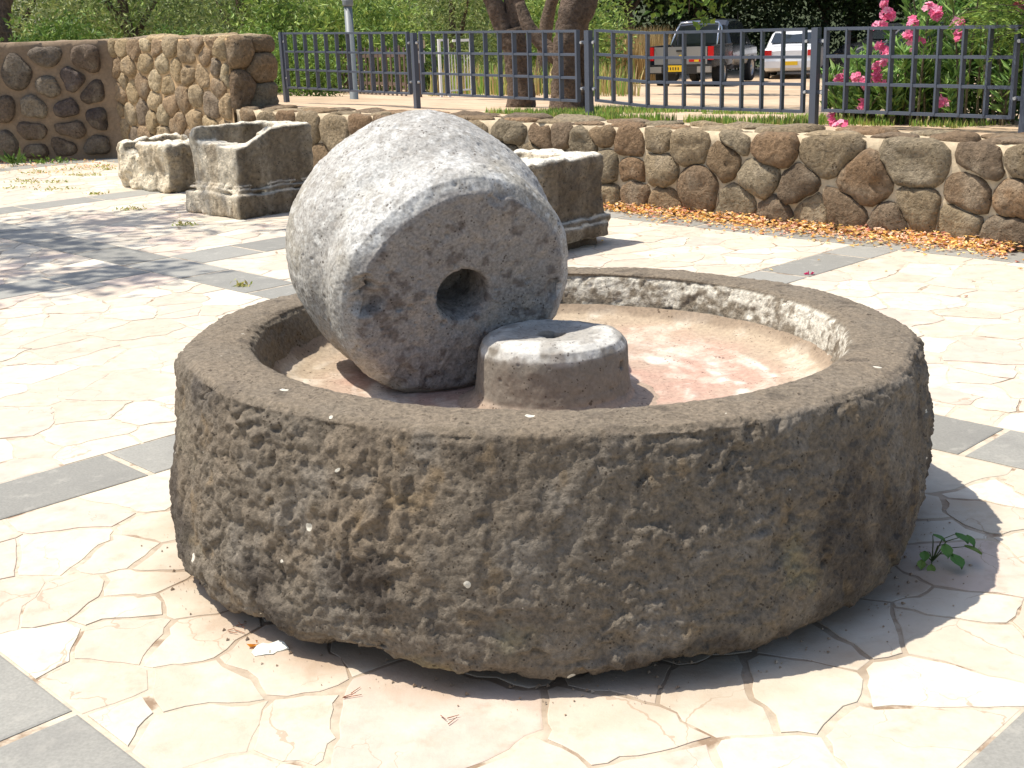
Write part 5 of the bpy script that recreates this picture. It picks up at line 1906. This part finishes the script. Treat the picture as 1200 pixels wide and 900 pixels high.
V, F, c = litter(420, lambda n: rl.uniform(-16.2, -13.6, n), lambda n: rl.uniform(6.0, 7.3, n), lambda u, v, n: 0.008 + 0.01 * rl.random(n), 0.035, ORANGE)
tag(obj('fallen_petals', mesh_np('fallen_petals', V, F, c, False), MAT['petal']), 'thin scatter of fallen petals at the foot of the shaded wall', 'petals', None, 'stuff')


def rosette(name, loc, n, L, asp, pal, label, cat, group=None, up=0.9, flat=None, r=rl):
    e = empty(name, loc)
    tag(e, label, cat, group)
    az = r.random(n) * 6.283
    d = np.stack([np.cos(az), np.sin(az), up * (0.4 + r.random(n))], 1)
    d /= np.linalg.norm(d, axis=1, keepdims=True)
    C = d * L * (0.45 + 0.35 * r.random(n))[:, None]
    if flat:
        C = r.normal(0, 1, (n, 3)) * np.array(flat)
        C[:, 2] = np.abs(C[:, 2])
    V, F, c = leaf_quads(C, L, asp, r, pal, along=d * 3)
    V[:, 2] = np.maximum(V[:, 2], 0.003)
    obj('leaves', mesh_np('leaves', V, F, c, False), MAT['leaf'], e)
    return e


rosette('weed', (-6.0, 15.35, 0), 26, 0.20, 0.22, GREEN, 'spiky green weed at the foot of the shaded wall', 'weed')
rosette('weed', (-5.55, 15.45, 0), 60, 0.06, 0.6, BRIGHT, 'low rounded green weed beside the spiky one at the shaded wall', 'weed', flat=(0.16, 0.08, 0.04))
rosette('weed', tuple(UV(-6.75, 7.60)), 30, 0.08, 0.3, BRIGHT, 'small green weed among the petals at the foot of the low wall', 'weed')
TUFT = ['wide weed tuft at the left edge, nearest the viewer of the tufts there', 'largest yellow green weed tuft on the sunlit paving left of the troughs', 'weed tuft just below the spiky weed at the shaded wall', 'weed tuft below the rounded weed at the shaded wall', 'small weed tuft beside the left edge, behind the wide one', 'weed tuft in the row halfway from the left edge to the rough trough', 'weed tuft in a joint close to the corner of the tall walls', 'rightmost weed tuft at the foot of the shaded wall', 'small weed tuft just behind the largest one', 'weed tuft in a joint left of the rough trough', 'small weed tuft behind and left of the largest one', 'weed tuft in the shade in front of the rough trough', 'dark weed tuft in front of the square moulded trough', 'tiny weed tuft by the dark paving band beside the basin', 'tiny weed tuft by the far dark paving band']
tuft_pal = [(0.42, 0.42, 0.09), (0.32, 0.38, 0.07), (0.50, 0.42, 0.14)]
for k, (px, py, s) in enumerate([(10, 221, 1.2), (60, 223, 1.3), (45, 203, 1.0), (86, 199, 1.0), (25, 213, 0.7), (92, 206, 0.8), (118, 196, 0.9), (128, 199, 0.8), (66, 214, 0.7), (110, 206, 0.8), (40, 215, 0.8), (152, 246, 0.8), (219, 264, 0.6), (284, 336, 0.25), (113, 228, 0.5)]):
    d = (px - 600) / 1450 * _rn + (450 - py) / 1450 * _un + _fn
    q = np.array([0, 0, 1.5]) + d * (-1.5 / d[2])
    e = rosette('weed_tuft', tuple(q), 46, 0.034, 0.35, tuft_pal, TUFT[k], 'weed', 'weed tufts in the paving joints', flat=(0.10 * s, 0.035 * s, 0.016))

# sprig at the right foot of the basin
sp = empty('leafy_sprig', (1.165, 3.19, 0.0))
tag(sp, 'small leafy green sprig growing at the right foot of the round basin', 'plant')
rs = np.random.default_rng(131)
m = MB()
leafV, leafF, leafC, q0 = [], [], [], 0
for k, (dx, dy, dz, L) in enumerate([(0.055, -0.01, 0.085, 0.05), (0.02, -0.03, 0.065, 0.045), (0.075, -0.03, 0.055, 0.05), (0.035, -0.05, 0.04, 0.055), (-0.03, -0.02, 0.04, 0.035), (-0.045, -0.04, 0.025, 0.03), (0.09, 0.0, 0.075, 0.04), (0.0, 0.01, 0.075, 0.04), (-0.02, -0.05, 0.015, 0.03)]):
    tip = np.array([dx, dy, dz])
    m.tube([np.zeros(3), tip * [0.4, 0.4, 0.8], tip], [0.002, 0.0016, 0.001], 5)
    d = np.array([dx * 0.6 + 0.02 * rs.normal(), -0.06, -0.035 + 0.02 * rs.normal()])
    d /= np.linalg.norm(d)
    s_ = np.cross(d, [0.1, 0.2, 1.0]); s_ /= np.linalg.norm(s_)
    nn_ = np.cross(s_, d)
    prof_ = [(0, 0.0), (0.2, 0.30), (0.45, 0.42), (0.7, 0.32), (1.0, 0.0)]
    ids_ = []
    for t, w_ in prof_:
        for sgn in (-1, 0, 1):
            leafV.append(tip + d * L * t + s_ * L * w_ * sgn + nn_ * (L * 0.12 * abs(sgn) - L * 0.3 * t * t * 0.4))
            leafC.append(np.array([(0.085, 0.19, 0.045), (0.11, 0.22, 0.05), (0.16, 0.24, 0.05)][k % 3]))
    for i in range(4):
        for j in range(2):
            a_ = q0 + i * 3 + j
            leafF.append((a_, a_ + 1, a_ + 4, a_ + 3))
    q0 += 15
obj('leaves', mesh_np('leaves', np.array(leafV), leafF, np.array(leafC), False), MAT['leaf'], sp)
m.build('stem', MAT['bark'], sp, cols=np.array([0.12, 0.16, 0.05]))


def gp(px, py, z=0.0):
    d = (px - 600) / 1450 * _rn + (450 - py) / 1450 * _un + _fn
    return np.array([0, 0, 1.5]) + d * ((z - 1.5) / d[2])


# a flake of white plaster, twigs, loose chips and a stray petal
q = gp(316, 762)
n = 11
th = np.linspace(0, 2 * np.pi, n, endpoint=False)
rr_ = 0.030 * (1 + 0.3 * np.sin(2 * th + 0.5) + 0.18 * np.cos(5 * th))
V = [(a * math.cos(t) * 1.25, a * math.sin(t) * 1.0, 0.002) for a, t in zip(rr_, th)] + [(a * math.cos(t) * 1.2, a * math.sin(t) * 0.95, 0.006 + 0.004 * math.sin(3 * t) + 0.006 * math.sin(t)) for a, t in zip(rr_, th)] + [(0, 0, 0.006)]
F = [(i, (i + 1) % n, n + (i + 1) % n, n + i) for i in range(n)] + [(n + i, n + (i + 1) % n, 2 * n) for i in range(n)]
tag(obj('plaster_flake', mesh_np('plaster_flake', np.array(V), F, np.array([0.66, 0.66, 0.58]), smooth=False), MAT['plaster'], None, tuple(q)), 'small white flake lying by the foot of the basin', 'flake')
q = gp(948, 322.5)
V, F, c = leaf_quads(np.array([[0, 0, 0.010], [0.02, 0.01, 0.012], [-0.015, 0.012, 0.009]]), 0.034, 0.7, rl, [(0.75, 0.06, 0.20)])
tag(obj('fallen_blossom', mesh_np('fallen_blossom', V, F, c, False), MAT['petal'], None, tuple(q)), 'single bright pink blossom on the paving behind the basin', 'flower')
q = gp(296, 758)
V, F, c = leaf_quads(np.array([[0, 0, 0.008], [0.012, 0.006, 0.010], [0.005, -0.01, 0.008]]), 0.028, 0.6, rl, [(0.70, 0.30, 0.04)])
tag(obj('fallen_blossom', mesh_np('fallen_blossom', V, F, c, False), MAT['petal'], None, tuple(q)), 'small orange petal beside the white flake', 'flower')
tw = MB()
for (px, py, k) in [(278, 738, 5), (405, 812, 3), (530, 838, 3)]:
    c0 = gp(px, py, 0.004)
    for _ in range(k):
        a_ = rl.normal(0.2, 0.6)
        L_ = rl.uniform(0.015, 0.045)
        cc_ = c0 + np.array([rl.normal(0, 0.018), rl.normal(0, 0.014), 0])
        dd_ = np.array([math.cos(a_), math.sin(a_), rl.uniform(-0.02, 0.15)]) * L_ / 2
        tw.tube([cc_ - dd_ * [1, 1, 0], cc_ + dd_], [0.0013, 0.0008], 4)
o = tw.build('dry_needles', MAT['bark'], None, cols=np.array([0.33, 0.12, 0.06]))
tag(o, 'reddish dry needles scattered under the front edge of the basin', 'needles', None, 'stuff')
# earth and chips that have gathered under the stone
n = 420
ang_ = rl.uniform(RAD(185), RAD(355), n)
rad_ = 1.13 + rl.normal(0.03, 0.05, n)
C = np.c_[BC[0] + rad_ * np.cos(ang_), BC[1] + rad_ * np.sin(ang_), 0.002 + 0 * ang_]
sz = 0.0015 + 0.006 * rl.random(n) ** 4
tet = np.array([(1, 0, 0), (-0.5, 0.87, 0), (-0.5, -0.87, 0), (0, 0, 0.9)])
V = (C[:, None, :] + tet[None] * sz[:, None, None] * (0.7 + 0.6 * rl.random((n, 4, 1)))).reshape(-1, 3)
i = np.arange(n) * 4
F = np.concatenate([np.stack([i, i + 1, i + 3], 1), np.stack([i + 1, i + 2, i + 3], 1), np.stack([i + 2, i, i + 3], 1)])
c = np.repeat(np.array([(0.45, 0.34, 0.23), (0.36, 0.25, 0.16), (0.58, 0.48, 0.36)])[rl.integers(0, 3, n)], 4, 0)
tag(obj('gravel', mesh_np('gravel', V, F, c, False), MAT['joint']), 'earthy grit and stone chips round the foot of the basin', 'grit', None, 'stuff')
